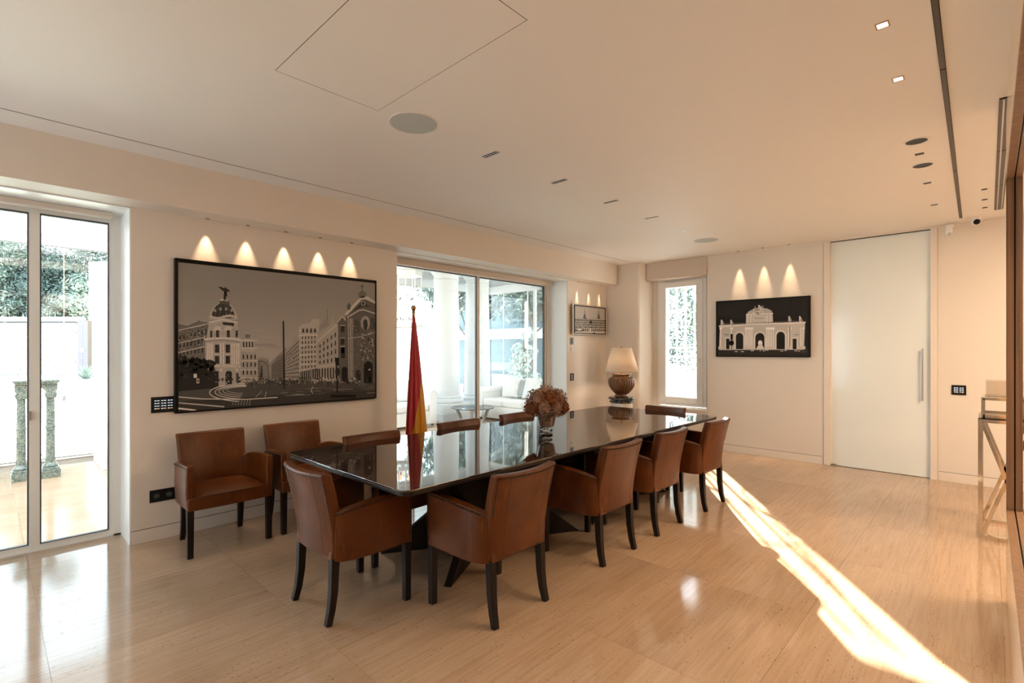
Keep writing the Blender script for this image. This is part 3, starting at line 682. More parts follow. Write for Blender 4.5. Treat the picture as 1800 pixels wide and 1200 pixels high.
# street level clutter and road
k1.poly([(262, 938), (500, 915), (700, 880), (860, 862), (1526, 880), (1526, 985), (262, 1075)], .085, 16)
for k in range(150):
    x = R.uniform(500, 1510); k1.ell(x, 872+R.uniform(-22, 14), R.uniform(2, 7), R.uniform(3, 10), R.choice((.02, .03, .05, .35, .25)), 17+k % 3, n=6)
for k in range(70): k1.rect(1160+R.uniform(0, 330), 0+R.uniform(815, 900), 1164+R.uniform(0, 330), 905, .03, 10) if 0 else k1.rect(*(lambda x, y: (x, y, x+R.uniform(3, 8), y+R.uniform(8, 34)))(R.uniform(670, 1500), R.uniform(840, 880)), R.choice((.03, .04, .2)), 17)
k1.poly([(262, 1000), (520, 985), (900, 960), (1526, 930), (1526, 985), (262, 1075)], .05, 18)
def arc(cx, cy, rx, ry, a0, a1, w_, g, L, n=14): k1.line([(cx+rx*math.cos(math.radians(a0+(a1-a0)*k/n)), cy-ry*math.sin(math.radians(a0+(a1-a0)*k/n))) for k in range(n+1)], w_, g, L)
for k, (rx, ry) in enumerate(((250, 58), (215, 46), (190, 38), (165, 30), (140, 22))): arc(715, 945-k*4, rx, ry, 95, 255, 5-.6*k, .55-.04*k, 20+k % 2)
k1.line([(268, 972), (420, 985), (700, 988), (900, 975)], 6, .5, 21); k1.line([(268, 1010), (560, 1035)], 8, .35, 21); k1.line([(266, 1045), (380, 1058)], 10, .6, 21)
k1.line([(820, 975), (828, 938)], 3, .4, 21); k1.line([(760, 975), (800, 935)], 3, .3, 21)
for k in range(24): x = R.uniform(900, 1500); y = R.uniform(915, 965)-(x-900)*.02; k1.line([(x, y), (x+R.uniform(40, 160), y-R.uniform(0, 6))], 2.5, R.choice((.2, .26, .03)), 20)
for k in range(7): k1.line([(620+k*18, 985), (612+k*18, 1025)], 4, .22, 20)
k1.poly([(933, 490), (942, 490), (948, 922), (938, 922)], .02, 22); k1.ell(937, 491, 6, 4, .05, 23)
k1.line([(775, 740), (810, 745), (840, 775), (850, 920)], 3, .04, 22); k1.line([(783, 740), (784, 870)], 3, .06, 22)
k1.rect(1270, 722, 1293, 772, .01, 22); k1.line([(1278, 770), (1282, 948)], 9, .012, 22); k1.ell(1284, 812, 16, 26, .03, 23)
k1.line([(1112, 640), (1116, 885)], 3, .3, 22); arc(1132, 930, 15, 22, 100, 260, 3, .5, 22)
k1.rect(1238, 958, 1400, 976, .008, 22)
for (x0, y0, x1, y1, n_, L_) in ((1045, 520, 1158, 800, 130, 9), (1155, 560, 1283, 780, 110, 10), (445, 620, 660, 780, 160, 13), (470, 500, 650, 600, 120, 13), (665, 690, 772, 850, 70, 11), (945, 690, 1040, 860, 90, 6),
                              (1350, 470, 1524, 880, 220, 16), (270, 530, 450, 700, 140, 8), (490, 790, 660, 900, 70, 13)):
    for k in range(n_):
        x, y = R.uniform(x0, x1), R.uniform(y0, y1); w_, h_ = R.uniform(2, 7), R.uniform(1.2, 3.5)
        k1.rect(x, y, x+w_, y+h_, R.choice((.05, .10, .15, .3, .42)), L_)
k1.build(f1)
# --- triumphal arch print
XP = 7.552
f3 = frame([(XP, 2.955, 2.228), (XP, 1.722, 2.228), (XP, 1.722, 1.408), (XP, 2.955, 1.408)], (-1, 0, 0), .046, .013, 'framed_arch_picture', 'black framed night photograph of a floodlit triumphal arch by the glass door')
off3 = Vector((XP, 2.955, 1.408))
k3 = Ink(lambda x, y: atx(1240+x/4.615, 400+y/4.615, XP+.008)-off3, (-1, 0, 0))
k3.poly([(85, 597), (850, 550), (850, 1052), (85, 1046)], .022, 0)
k3.poly([(92, 990), (842, 990), (842, 1045), (92, 1040)], .035, 1)
k3.poly([(118, 800), (320, 785), (330, 775), (560, 770), (800, 770), (808, 780), (800, 980), (795, 990), (110, 992)], .40, 2)
k3.poly([(106, 798), (120, 790), (815, 762), (808, 778), (560, 784), (330, 790), (120, 812)], .55, 4)
k3.line([(120, 780), (320, 775)], 5, .16, 3); k3.line([(560, 765), (690, 758), (800, 758)], 5, .16, 3)
k3.poly([(330, 705), (545, 695), (550, 765), (328, 775)], .42, 4)
k3.poly([(328, 706), (350, 680), (385, 662), (440, 655), (500, 655), (535, 672), (550, 700), (440, 700)], .36, 5)
k3.line([(328, 706), (440, 698), (550, 696)], 6, .6, 6)
k3.rect(388, 718, 486, 752, .52, 6); k3.rect(396, 724, 478, 746, .36, 7)
for x in (345, 370, 500, 525): k3.line([(x, 708), (x, 768)], 9, .55, 6)
for k in range(50): k3.ell(432+R.gauss(0, 22), 665+R.gauss(0, 14), R.uniform(3, 9), R.uniform(3, 9), R.choice((.5, .65, .2, .35)), 7+k % 3, n=7)
k3.line([(432, 628), (436, 660)], 8, .6, 9)
for x in (135, 212, 683, 770):
    y = 775 if x < 300 else 745
    k3.ell(x, y, 11, 20, .45, 5); k3.ell(x-4, y-20, 7, 9, .5, 6); k3.ell(x+8, y+6, 9, 12, .25, 6)
for x0, x1, t in ((248, 306, 855), (406, 478, 855), (578, 644, 845)):
    k3.arch(x0-12, t-14, x1+12, 985, .60, 5); k3.arch(x0-5, t-6, x1+5, 985, .34, 6); k3.arch(x0, t, x1, 985, .018, 7)
for x0, x1 in ((168, 195), (708, 740)): k3.rect(x0-8, 890, x1+8, 985, .52, 5); k3.rect(x0, 900, x1, 985, .02, 7)
for x in (125, 330, 346, 362, 378, 500, 516, 534, 552, 680, 690, 790, 778, 212):
    k3.poly([(x-7, 812), (x+7, 812), (x+8, 962), (x-8, 962)], .58, 8); k3.rect(x-10, 808, x+10, 826, .7, 9); k3.line([(x+7, 826), (x+8, 962)], 2, .2, 9)
for x in (122, 345, 370, 508, 543, 690, 795): k3.rect(x-16, 962, x+16, 985, .48, 9)
for x in (170, 738): k3.ell(x, 868, 24, 5, .22, 8)
for k in range(12): k3.line([(440+math.cos(PI*k/11)*44, 893-math.sin(PI*k/11)*44), (440+math.cos(PI*k/11)*62, 893-math.sin(PI*k/11)*62)], 2, .25, 8)
k3.ell(445, 935, 18, 22, .6, 9); k3.poly([(410, 985), (430, 950), (460, 945), (478, 985)], .5, 9); k3.rect(432, 925, 460, 950, .7, 10)
k3.ell(212, 935, 20, 22, .01, 11); k3.rect(205, 862, 222, 910, .01, 11); k3.line([(212, 910), (212, 985)], 5, .01, 11)
for x in (250, 300, 380, 445, 475, 500, 620, 650, 735, 760): k3.ell(x, 992+R.uniform(-4, 14), R.uniform(5, 16), 3, .5, 6, n=8)
k3.build(f3)
# --- small plaza print
f2 = frame([(6.40, YF, 2.215), (7.285, YF, 2.215), (7.285, YF, 1.768), (6.40, YF, 1.768)], (0, -1, 0), .046, .012, 'framed_plaza_picture', 'small black framed photograph of a long arcaded facade with two spires')
off2 = Vector((6.40, YF, 1.768))
k2 = Ink(lambda x, y: aty(990+x/6.316, 500+y/6.316, YF+.008)-off2, (0, -1, 0))
k2.poly([(100, 210), (485, 250), (485, 565), (100, 555)], .50, 0)
k2.poly([(125, 372), (475, 388), (475, 560), (125, 560)], .09, 2)
for k, y in enumerate((378, 405, 432, 458, 484)):
    k2.line([(125, y), (475, y+12-k*2)], 7, .45, 3)
    k2.qgrid([(128, y+8), (474, y+18-k*2), (474, y+26-k*2), (128, y+20)], 26, 1, .5, 1, .30, 4, jit=.5)
k2.qgrid([(225, 488), (474, 492), (474, 525), (225, 525)], 11, 1, .4, 1, .35, 5)
k2.poly([(125, 520), (475, 520), (475, 562), (125, 555)], .50, 5)
for x in (238, 393):
    k2.poly([(x-16, 375), (x-12, 345), (x-4, 330), (x, 255), (x+4, 330), (x+12, 345), (x+18, 385)], .10, 4)
    k2.line([(x-14, 352), (x+14, 356)], 4, .35, 5)
for k in range(24): k2.ell(140+k*14, 372+R.uniform(-3, 6), 4, 4, .25, 4, n=6)
k2.ell(305, 420, 16, 18, .05, 6); k2.rect(288, 490, 312, 540, .45, 6); k2.ell(180, 500, 34, 14, .04, 6); k2.ell(180, 500, 30, 9, .55, 7)
k2.line([(320, 545), (355, 535)], 6, .04, 7); k2.ell(340, 540, 16, 6, .06, 7)
k2.build(f2)

# ------------------------------------------------------------------ wall electrics
def keypad(x0, x1, z0, z1, cols, name, label, nrm='y', plane=YL):
    def B(a0, a1, b0, b1, c0, c1):
        return (a0, a1, plane-c1, plane-c0, b0, b1) if nrm == 'y' else (plane-c1, plane-c0, a0, a1, b0, b1)
    o = BX(*B(x0, x1, z0, z1, -.002, .010)).build(name, M['black'], bevel=.002); tag(o, label, 'switch')
    pitch = (x1-x0-.03)/cols; bt = MB(); bl = MB(); ba = MB()
    for c in range(cols):
        a = x0+.015+c*pitch
        for r_ in range(4):
            zz = z1-.030-r_*(z1-z0-.05)/3.6
            bl.box(*B(a+.006, a+pitch*.45, zz-.003, zz+.003, .010, .0108)); (ba if r_ == 3 else bl).box(*B(a+pitch*.55, a+pitch-.006, zz-.003, zz+.003, .010, .0108))
    tag(bl.build('status_lights', M['led'], o), kind='stuff'); tag(ba.build('amber_lights', M['leda'], o), kind='stuff')
    return o
keypad(.902, 1.066, 1.005, 1.130, 3, 'keypad', 'black keypad panel with small lit buttons partly behind the large city picture')
keypad(.185, .310, .995, 1.105, 2, 'keypad', 'black keypad panel on the wall right of the glass door', 'x', XF)
o = BX(.892, 1.064, YL-.010, YL+.002, .30, .395).build('power_outlet', M['black'], bevel=.002); tag(o, 'black double power outlet low on the wall beside the corner armchair', 'outlet')
for x in (.937, 1.02):
    MB().lathe([(.021, 0), (.021, .006), (.017, .006), (.017, .001)], seg=20).build('socket_ring', M['gasket'], o)
    c = o.children[-1]; c.location = (x, YL-.010, .3475); c.rotation_euler = (PI/2, 0, 0)
    q = MB(); q.cyl((x-.008, YL-.011, .3475), (x-.008, YL-.013, .3475), .0025, 8); q.cyl((x+.008, YL-.011, .3475), (x+.008, YL-.013, .3475), .0025, 8); q.build('pin_hole', M['steel'], o)
o = BX(6.357, 6.435, YL-.02, YL+.002, 1.59, 1.70).build('thermostat', M['bluegrey'], bevel=.004); tag(o, 'small blue-grey wall sensor below the small plaza picture', 'thermostat')
BX(6.362, 6.395, YL-.0215, YL-.02, 1.60, 1.69).build('display', M['gasket'], o)
o = BX(6.352, 6.428, YL-.008, YL+.002, 1.482, 1.562).build('rotary_dimmer', M['skirt'], bevel=.003); tag(o, 'cream rotary dimmer under the blue-grey wall sensor', 'switch')
MB().cyl((6.39, YL-.008, 1.522), (6.39, YL-.024, 1.522), .022, 20).build('knob', M['skirt'], o, smooth=30)
o = BX(6.352, 6.44, YL-.012, YL+.002, 1.02, 1.135).build('black_switch', M['black'], bevel=.003); tag(o, 'small black wall switch left of the table lamp', 'switch')
q = MB()
for k in range(4): q.box(6.375, 6.40, YL-.0128, YL-.012, 1.045+k*.02, 1.05+k*.02)
q.build('status_lights', M['led'], o)
# cameras
cb = MB().lathe([(.045, 0), (.045, -.018), (.04, -.02)], (7.43, .10, ZC), 24)
o = cb.build('dome_camera', M['white'], smooth=30); tag(o, 'white dome security camera under the ceiling near the corner', 'camera')
MB().ball((7.42, .10, ZC-.045), .042, 20, 12).build('camera_body', M['white'], o, smooth=True)
MB().ball((7.400, .096, ZC-.050), .031, 16, 10).build('lens', M['black'], o, smooth=True)
o = MB().box(7.52, 7.60, .30, .335, 2.885, 2.905).box(7.50, 7.535, .285, .345, 2.885, 2.915).build('motion_sensor', M['white'], bevel=.004); tag(o, 'white motion sensor on a bracket above the right side of the glass door', 'sensor')
MB().lathe([(.030, 0), (.030, -.08), (.022, -.10), (.01, -.105)], (7.50, .325, 2.905), 18).build('sensor_head', M['white'], o, smooth=30)
MB().ball((7.485, .322, 2.812), .018, 12, 8).build('lens', M['grille'], o, smooth=True)

# ------------------------------------------------------------------ dining table
TX0, TX1, TY0, TY1, TZ = 1.47, 5.56, 2.15, 3.60, .78
tb = empty('dining_table', ((TX0+TX1)/2, (TY0+TY1)/2, 0), 0, 'long dark conference table with a mirror-like glass top and crossed panel base', 'table')
LX, LY = (TX1-TX0)/2, (TY1-TY0)/2
def rrect(lx, ly, r, n=6):
    p = []
    for cx, cy, a0 in ((lx-r, ly-r, 0), (-lx+r, ly-r, 90), (-lx+r, -ly+r, 180), (lx-r, -ly+r, 270)):
        for k in range(n+1):
            a = math.radians(a0+90*k/n); p.append((cx+r*math.cos(a), cy+r*math.sin(a)))
    return p
MB().prism(rrect(LX, LY, .07), TZ-.011, TZ).build('glass_top', M['tabletop'], tb, bevel=.003)
MB().prism(rrect(LX-.004, LY-.004, .068), TZ-.034, TZ-.0125).build('wood_top', M['tablewood'], tb, bevel=.004)
ap = MB(); a = rrect(LX-.015, LY-.015, .06); c = rrect(LX-.34, LY-.30, .05); n_ = len(a)
ap.add([(x, y, TZ-.034) for x, y in a]+[(x, y, TZ-.135) for x, y in c], [tuple(range(n_)), tuple(range(2*n_-1, n_-1, -1))]+[(i, n_+i, n_+(i+1) % n_, (i+1) % n_) for i in range(n_)])
ap.build('underside', M['tablewood'], tb)
prof = [(-.80, 0), (-.66, 0), (0, .16), (.66, 0), (.80, 0), (.36, .34), (.74, .648), (-.74, .648), (-.36, .34)]
prof = [(-.80, 0), (.80, 0), (.36, .34), (.74, .648), (-.74, .648), (-.36, .34)]
for cx in (2.72, 4.30):
    for sgn in (1, -1):
        ang = sgn*math.radians(29)
        q = MB()
        f = lambda x, z, t, ang=ang, cx=cx: (cx-(TX0+TX1)/2+x*math.cos(ang)-t*math.sin(ang), x*math.sin(ang)+t*math.cos(ang), z)
        q.prism(prof, -.025, .025, f).build('base_panel', M['tablewood'], tb, bevel=.003)

# ------------------------------------------------------------------ armchairs
def make_chair():
    root = empty('leather_armchair')
    # backrest
    def W(z): t = (z-.34)/.49; return .232+.018*max(0, t)
    def yr(z):
        t = (z-.34)/.49; return -.215-.012*t-.068*t*t
    bm_ = MB(); nu, nv = 16, 12; outer = []
    def bp(uu, vv, side):   # side 0 rear, 1 front
        z = .36+(.832-.36)*vv; u = uu*2-1; x = u*W(z)
        y = yr(z)+.038*u*u
        th = .075-.018*vv
        if side: y += th; x *= .985
        return Vector((x, y, z+.006*u*u*vv))
    ring = []
    vs = []; 
    for j in range(nv+1):
        row = [bp(i/nu, j/nv, 0) for i in range(nu+1)]+[bp(i/nu, j/nv, 1) for i in range(nu, -1, -1)]
        vs += row
    n = 2*(nu+1); fs = [(j*n+i, j*n+(i+1) % n, (j+1)*n+(i+1) % n, (j+1)*n+i) for j in range(nv) for i in range(n)]
    for base, rev in ((0, True), (nv*n, False)):
        for i in range(nu):
            q = (base+i, base+i+1, base+n-2-i, base+n-1-i); fs.append(q[::-1] if rev else q)
    bm_.add(vs, fs); bm_.build('backrest', M['leather'], root, smooth=50, bevel=.012, bseg=3)
    # arms
    def arm_out(t):     # t 0 front .. 1 rear ; plan points for outer line
        pts = [(.298, .285), (.298, .10), (.296, -.02), (.288, -.09), (.268, -.145), (.235, -.182)]
        k = t*(len(pts)-1); i = min(int(k), len(pts)-2); f_ = k-i
        return (pts[i][0]*(1-f_)+pts[i+1][0]*f_, pts[i][1]*(1-f_)+pts[i+1][1]*f_)
    def arm_in(t):
        pts = [(.250, .285), (.250, .10), (.246, -.02), (.238, -.07), (.222, -.105), (.200, -.125)]
        k = t*(len(pts)-1); i = min(int(k), len(pts)-2); f_ = k-i
        return (pts[i][0]*(1-f_)+pts[i+1][0]*f_, pts[i][1]*(1-f_)+pts[i+1][1]*f_)
    def ztop(t): return .665-.048*t+.006*math.sin(PI*t)
    for s in (-1, 1):
        q = MB(); K = 15; vs = []
        for k in range(K+1):
            t = k/K; o_, i_ = arm_out(t), arm_in(t); zt = ztop(t); zb = .436 if t < .05 else .34
            zb = .345
            vs += [(s*o_[0]*.985, o_[1], zb), (s*(o_[0]+.003), o_[1], .50), (s*o_[0], o_[1], zt), (s*i_[0], i_[1], zt+.002), (s*i_[0], i_[1], zb)]
        m_ = 5; fs = [(k*m_+i, k*m_+(i+1) % m_, (k+1)*m_+(i+1) % m_, (k+1)*m_+i) for k in range(K) for i in range(m_)]
        fs += [(0, 1, 2, 3, 4), tuple(K*m_+i for i in (4, 3, 2, 1, 0))]
        q.add(vs, fs); q.build('armrest', M['leather'], root, smooth=50, bevel=.009, bseg=3)
    # seat cushion (crowned) and front rail
    q = MB()
    def seat(i, j):
        x = (i*2-1)*.246; y = -.165+j*(.455+.012*(1-(i*2-1)**2)); e = (1-(i*2-1)**4)*(1-(2*j-1)**4)
        return (x, y, .438+.036*e)
    q.grid(14, 12, seat); top_n = 15*13
    q2 = MB(); q2.v = q.v+[(x, y, .37) for x, y, z in q.v]
    q2.f = list(q.f)+[tuple(i+top_n for i in f[::-1]) for f in q.f]
    nu_, nv_ = 14, 12; b_ = [j for j in range(nu_)]
    loop = [i for i in range(nu_+1)]+[(j)*(nu_+1)+nu_ for j in range(1, nv_+1)]+[nv_*(nu_+1)+i for i in range(nu_-1, -1, -1)]+[j*(nu_+1) for j in range(nv_-1, 0, -1)]
    for a_, c_ in zip(loop, loop[1:]+loop[:1]): q2.f.append((a_, a_+top_n, c_+top_n, c_))
    q2.mi = [0]*len(q2.f); q2.build('seat', M['leather'], root, smooth=60, bevel=.007)
    rail = [(-.292, .24), (-.292, .288)]+[(-.292+.584*k/8, .288+.014*math.sin(PI*k/8)) for k in range(1, 8)]+[(.292, .288), (.292, .24)]
    MB().prism(rail[::-1], .34, .434).prism([(-.27, -.10), (.27, -.10), (.27, .24), (-.27, .24)], .345, .40).prism([(-.22, -.19), (.22, -.19), (.26, -.10), (-.26, -.10)], .345, .40).build('seat_rail', M['leather'], root, smooth=40, bevel=.008)
    MB().tube([(-.246+.492*k/10, .291+.012*math.sin(PI*k/10), .437) for k in range(11)], .003, 6).build('piping', M['seam'], root, smooth=True)
    for s in (-1, 1):
        MB().tube([(s*.272, .262, 0), (s*.272, .262, .35)], .019, square=True, r2=.022).build('leg', M['darkwood'], root, bevel=.003)
        MB().tube([(s*.212, -.205, 0), (s*.208, -.185, .08), (s*.206, -.172, .18), (s*.205, -.165, .36)], .017, square=True, r2=.023).build('leg', M['darkwood'], root, bevel=.003, smooth=25)
    # rear vertical seams
    for s in (-.62, .62):
        MB().tube([bp((s+1)/2, j/10, 0)+Vector((0, .0005, 0)) for j in range(11)], .0014, 5).build('seam', M['seam'], root)
    # nailheads
    q = MB()
    def nail(p, nrm):
        nrm = Vector(nrm).normalized(); up = Vector((0, 0, 1)) if abs(nrm.z) < .9 else Vector((1, 0, 0)); a_ = nrm.cross(up).normalized(); b__ = a_.cross(nrm); r_ = .0062; p = Vector(p)+nrm*.0015
        vs = [p+nrm*.0038]+[p+(a_*math.cos(PI*k/3)+b__*math.sin(PI*k/3))*r_ for k in range(6)]
        q.add(vs, [(0, 1+k, 1+(k+1) % 6) for k in range(6)])
    def run(pts, nrms, step=.0125):
        pts = [Vector(p) for p in pts]
        L = 0; nxt = 0
        for i in range(len(pts)-1):
            seg = (pts[i+1]-pts[i]).length
            while nxt <= L+seg:
                f_ = (nxt-L)/seg; nail(pts[i].lerp(pts[i+1], f_), Vector(nrms[i]).lerp(Vector(nrms[i+1]), f_)); nxt += step
            L += seg
    tp = [bp(k/24*.94+.03, .965, 0)+Vector((0, -.0005, 0)) for k in range(25)]; run(tp, [(0, -1, 0)]*25)
    for s in (0, 1):
        uu = .03 if s == 0 else .97; sx = -1 if s == 0 else 1
        sd = [bp(uu, .965-(.965-.53)*k/10, 0)+Vector((0, -.0005, 0)) for k in range(11)]; run(sd, [(0, -1, 0)]*11)
        ar = []; nn = []
        for k in range(26):
            t = 1-k/25; o_ = arm_out(t); o2 = arm_out(max(0, t-.02)); tx, ty = o2[0]-o_[0], o2[1]-o_[1]
            if t < .02: tx, ty = 0, 1
            nx_, ny_ = ty, -tx; l_ = math.hypot(nx_, ny_) or 1; nx_, ny_ = nx_/l_, ny_/l_
            if nx_ < 0: nx_, ny_ = -nx_, -ny_
            ar.append((sx*(o_[0]+.002*nx_), o_[1]+.002*ny_, ztop(t)-.014)); nn.append((sx*nx_, ny_, 0))
        ar[-1] = (ar[-1][0], .274, ar[-1][2]); run(ar, nn)
        e0, e1 = bp(uu, .53, 0)+Vector((0, -.0005, 0)), Vector((sx*.2372, -.184, ztop(1)-.014)); run([e0, (e0+e1)/2+Vector((0, -.001, 0)), e1], [(0, -1, 0), (sx*.3, -1, 0), (sx*.6, -1, 0)])
        run([(sx*.3012, .274, .645), (sx*.3012, .274, .50), (sx*.297, .274, .36)], [(sx, 0, 0)]*3)
    nl = q.build('nailhead_trim', M['nail'], root, fix=False); nl['kind'] = 'stuff'; nl['label'] = 'row of small dark nailheads along the edges'
    return root
ch0 = make_chair()
G1 = 'leather armchairs around the table'; G2 = 'spare leather armchairs by the wall'
def put(x, y, rz, lb, g, first=[True]):
    if first[0]: o = ch0; first[0] = False
    else: o = copy_tree(ch0)
    o.location = (x, y, 0); o.rotation_euler = (0, 0, rz); tag(o, lb, 'armchair', g)
CH = 'tan leather armchair '
put(1.49, 2.815, -PI/2, CH+'at the near end of the table, turned away to the right', G1)
put(2.105, 2.13, .0, CH+'on the near long side, closest to the camera', G1)
put(3.168, 2.145, .0, CH+'on the near long side, second from the camera', G1)
put(3.955, 2.145, .0, CH+'on the near long side, third from the camera', G1)
put(4.83, 2.11, .0, CH+'on the near long side, farthest, beside the sunlit floor', G1)
put(1.292, 4.435, PI, CH+'against the wall next to the power outlet', G2)
put(1.955, 4.435, PI, CH+'against the wall just left of the flag, half behind the table corner', G2)
put(2.135, 3.345, PI, CH+'behind the table under the right end of the city picture', G1)
put(3.085, 3.40, PI, CH+'behind the table right of the flag', G1)
put(3.89, 3.40, PI, CH+'behind the table beside the flower vase', G1)
put(5.31, 2.77, PI/2, CH+'at the far end of the table under the narrow window', G1)

# ------------------------------------------------------------------ vase with flowers
vs_ = empty('footed_vase', (3.297, 2.73, TZ), 0, 'mottled brown stone bowl vase on a clear crystal foot, on the table', 'vase')
MB().lathe([(.052, 0), (.055, .003), (.050, .010), (.018, .018), (.016, .03), (.050, .036), (.053, .042), (.048, .048), (.017, .054), (.020, .066), (.05, .074)], seg=28).build('crystal_foot', M['crystal'], vs_, smooth=50)
MB().lathe([(.052, .074), (.064, .08), (.072, .12), (.086, .185), (.088, .195), (.080, .195), (.075, .16)], seg=32).build('bowl', M['vasestone'], vs_, smooth=50)
hy = empty('hydrangea_bouquet', (3.297, 2.73, TZ+.17), 0, 'round bouquet of dried rust and dusty pink hydrangeas in the footed vase', 'flowers')
MB().tube([(0, 0, -.02), (0, 0, .12)], .03, 8).build('stems', M['bark'], hy)
RR = random.Random(11)
heads = [(0, 0, .165, .095), ]
for k in range(6): heads.append((.095*math.cos(k*PI/3), .095*math.sin(k*PI/3), .135, .085))
for k in range(9): heads.append((.130*math.cos(k*2*PI/9+.3), .130*math.sin(k*2*PI/9+.3), .062+.01*RR.random(), .066))
for hi, (hx, hyy, hz, hr) in enumerate(heads):
    q = MB(); q.ball((hx, hyy, hz), hr*.72, 10, 7)
    for k in range(330):
        z_ = RR.uniform(-1, 1); a_ = RR.uniform(0, 2*PI); s_ = math.sqrt(1-z_*z_); n_ = Vector((s_*math.cos(a_), s_*math.sin(a_), z_))
        p = Vector((hx, hyy, hz))+n_*hr*RR.uniform(.8, 1.05); t1 = n_.cross(Vector((RR.random(), RR.random(), RR.random()))).normalized(); t2 = n_.cross(t1)
        w_ = RR.uniform(.006, .010); tl = n_*RR.uniform(-.005, .009)
        q.add([p-t1*w_-n_*.004, p-t2*w_+tl, p+t1*w_+n_*.004, p+t2*w_-tl], [(0, 1, 2, 3)])
    o = q.build('flower_head', M['flower_a'] if (hi*7+1) % 3 == 0 or hi in (1, 10, 15) else M['flower_b'], hy, fix=False)

# ------------------------------------------------------------------ lamp on fluted pedestal
LXp, LYp = 6.86, 4.16
pd = empty('fluted_pedestal', (LXp, LYp, 0), 0, 'pale fluted pedestal with a black marble top behind the far end of the table', 'pedestal')
fl = lambda a, z: -.05*abs(math.sin(a*10))
MB().lathe([(.22, 0), (.22, .06), (.18, .09), (.175, .10)], seg=40).build('plinth', M['skirt'], pd, smooth=30)
MB().lathe([(.165, .10), (.165, .68)], seg=160, flute=fl).build('shaft', M['skirt'], pd, smooth=60)
MB().lathe([(.165, .68), (.182, .685), (.19, .70), (.18, .712), (.165, .717), (.165, .73), (.20, .74), (.205, .755), (.20, .77), (.02, .772)], seg=40).build('marble_top', M['blackmarble'], pd, smooth=30)
la = empty('table_lamp', (LXp, LYp, .772), 0, 'bronze ribbed urn lamp with a cream cone shade on the fluted pedestal', 'lamp')
ribs = lambda a, z: (.06*abs(math.sin(a*14)) if .06 < z < .31 else 0)
up = [(.10, 0), (.108, .012), (.10, .03), (.095, .045), (.115, .07), (.150, .11), (.180, .16), (.196, .21), (.198, .25), (.185, .29), (.155, .315), (.140, .325), (.140, .338), (.152, .345), (.155, .355), (.14, .36), (.02, .362)]
MB().lathe(up, seg=168, flute=ribs).build('urn', M['urn'], la, smooth=60)
MB().cyl((0, 0, .36), (0, 0, .74), .010).build('stem', M['brass'], la, smooth=30)
sh = MB().lathe([(.258, .400), (.150, .765)], seg=48); sh.f = sh.f[:48]; sh.mi = sh.mi[:48]
sh.build('shade', M['shade'], la, smooth=True, solid=.003)
MB().lathe([(.012, .755), (.012, .772), (.003, .79)], seg=12).build('finial', M['brass'], la, smooth=True)
sr = MB()
for k in range(3): sr.cyl((0, 0, .762), (.149*math.cos(k*2.094), .149*math.sin(k*2.094), .762), .002, 6)
sr.build('spider', M['brass'], la)
lamp('lamp_bulb_light', 'POINT', (LXp, LYp, .772+.56), 9, (1, .74, .5), .05)

# ------------------------------------------------------------------ flag
fb = empty('flag_stand', (3.09, 4.36, 0), 0, 'red and yellow satin flag drooping on a brass tipped pole before the glass doors', 'flag')
MB().lathe([(.16, 0), (.16, .02), (.12, .035), (.04, .05), (.02, .09)], seg=32).build('base', M['brass'], fb, smooth=40)
MB().cyl((0, 0, .05), (0, 0, 1.895), .012, 12).build('pole', M['brass'], fb, smooth=30)
MB().lathe([(.012, 1.885), (.024, 1.89), (.012, 1.897), (.014, 1.907), (.020, 1.912), (.010, 1.92), (.001, 1.92)], seg=16).ball((0, 0, 1.942), .027, 16, 10).build('finial', M['brass'], fb, smooth=40)
ex_, ey_ = Vector((SS, -CC, 0)), Vector((CC, SS, 0))
ZT, ZB = 1.865, .42
def fold(a, z):   # a across 0..1 : left edge to right edge
    t = (ZT-z)/(ZT-ZB); xl = -.004-.080*t**.9+.000; xr = .014+.150*t**.82
    x = xl+(xr-xl)*a; dpt = -.018-.05*t*math.sin(a*PI)-.020*t*math.cos(a*PI*7)-.008*t*math.cos(a*17+2)
    return ex_*x+ey_*dpt+Vector((0, 0, z))
def split(z):     # where the yellow begins across the cloth
    t = (ZT-z)/(ZT-ZB); return 1.0-max(0, min(1, (t-.43)/.60))*.98
for nm, mt, rng in (('red_cloth', 'red', 0), ('yellow_cloth', 'yellow', 1)):
    q = MB()
    def fn(i, j, rng=rng):
        if rng == 0: z = ZT-(ZT-ZB)*j; return fold(i*split(z), z)
        z = (ZT-(ZT-ZB)*.43)-(ZT-(ZT-ZB)*.43-ZB)*j; s_ = split(z); return fold(s_+(1-s_)*i, z)
    q.grid(26, 30, fn).build(nm, M[mt], fb, smooth=60, solid=.003, fix=True)
MB().tube([fold(0, ZT-.02-(ZT-ZB-.02)*k/20)+ey_*-.002 for k in range(21)], .0035, 6).build('fringe', M['fringe'], fb, smooth=True)
MB().tube([(0, 0, 1.87), ex_*.012+ey_*-.02+Vector((0, 0, 1.855))], .005, 6).build('tie', M['brass'], fb)

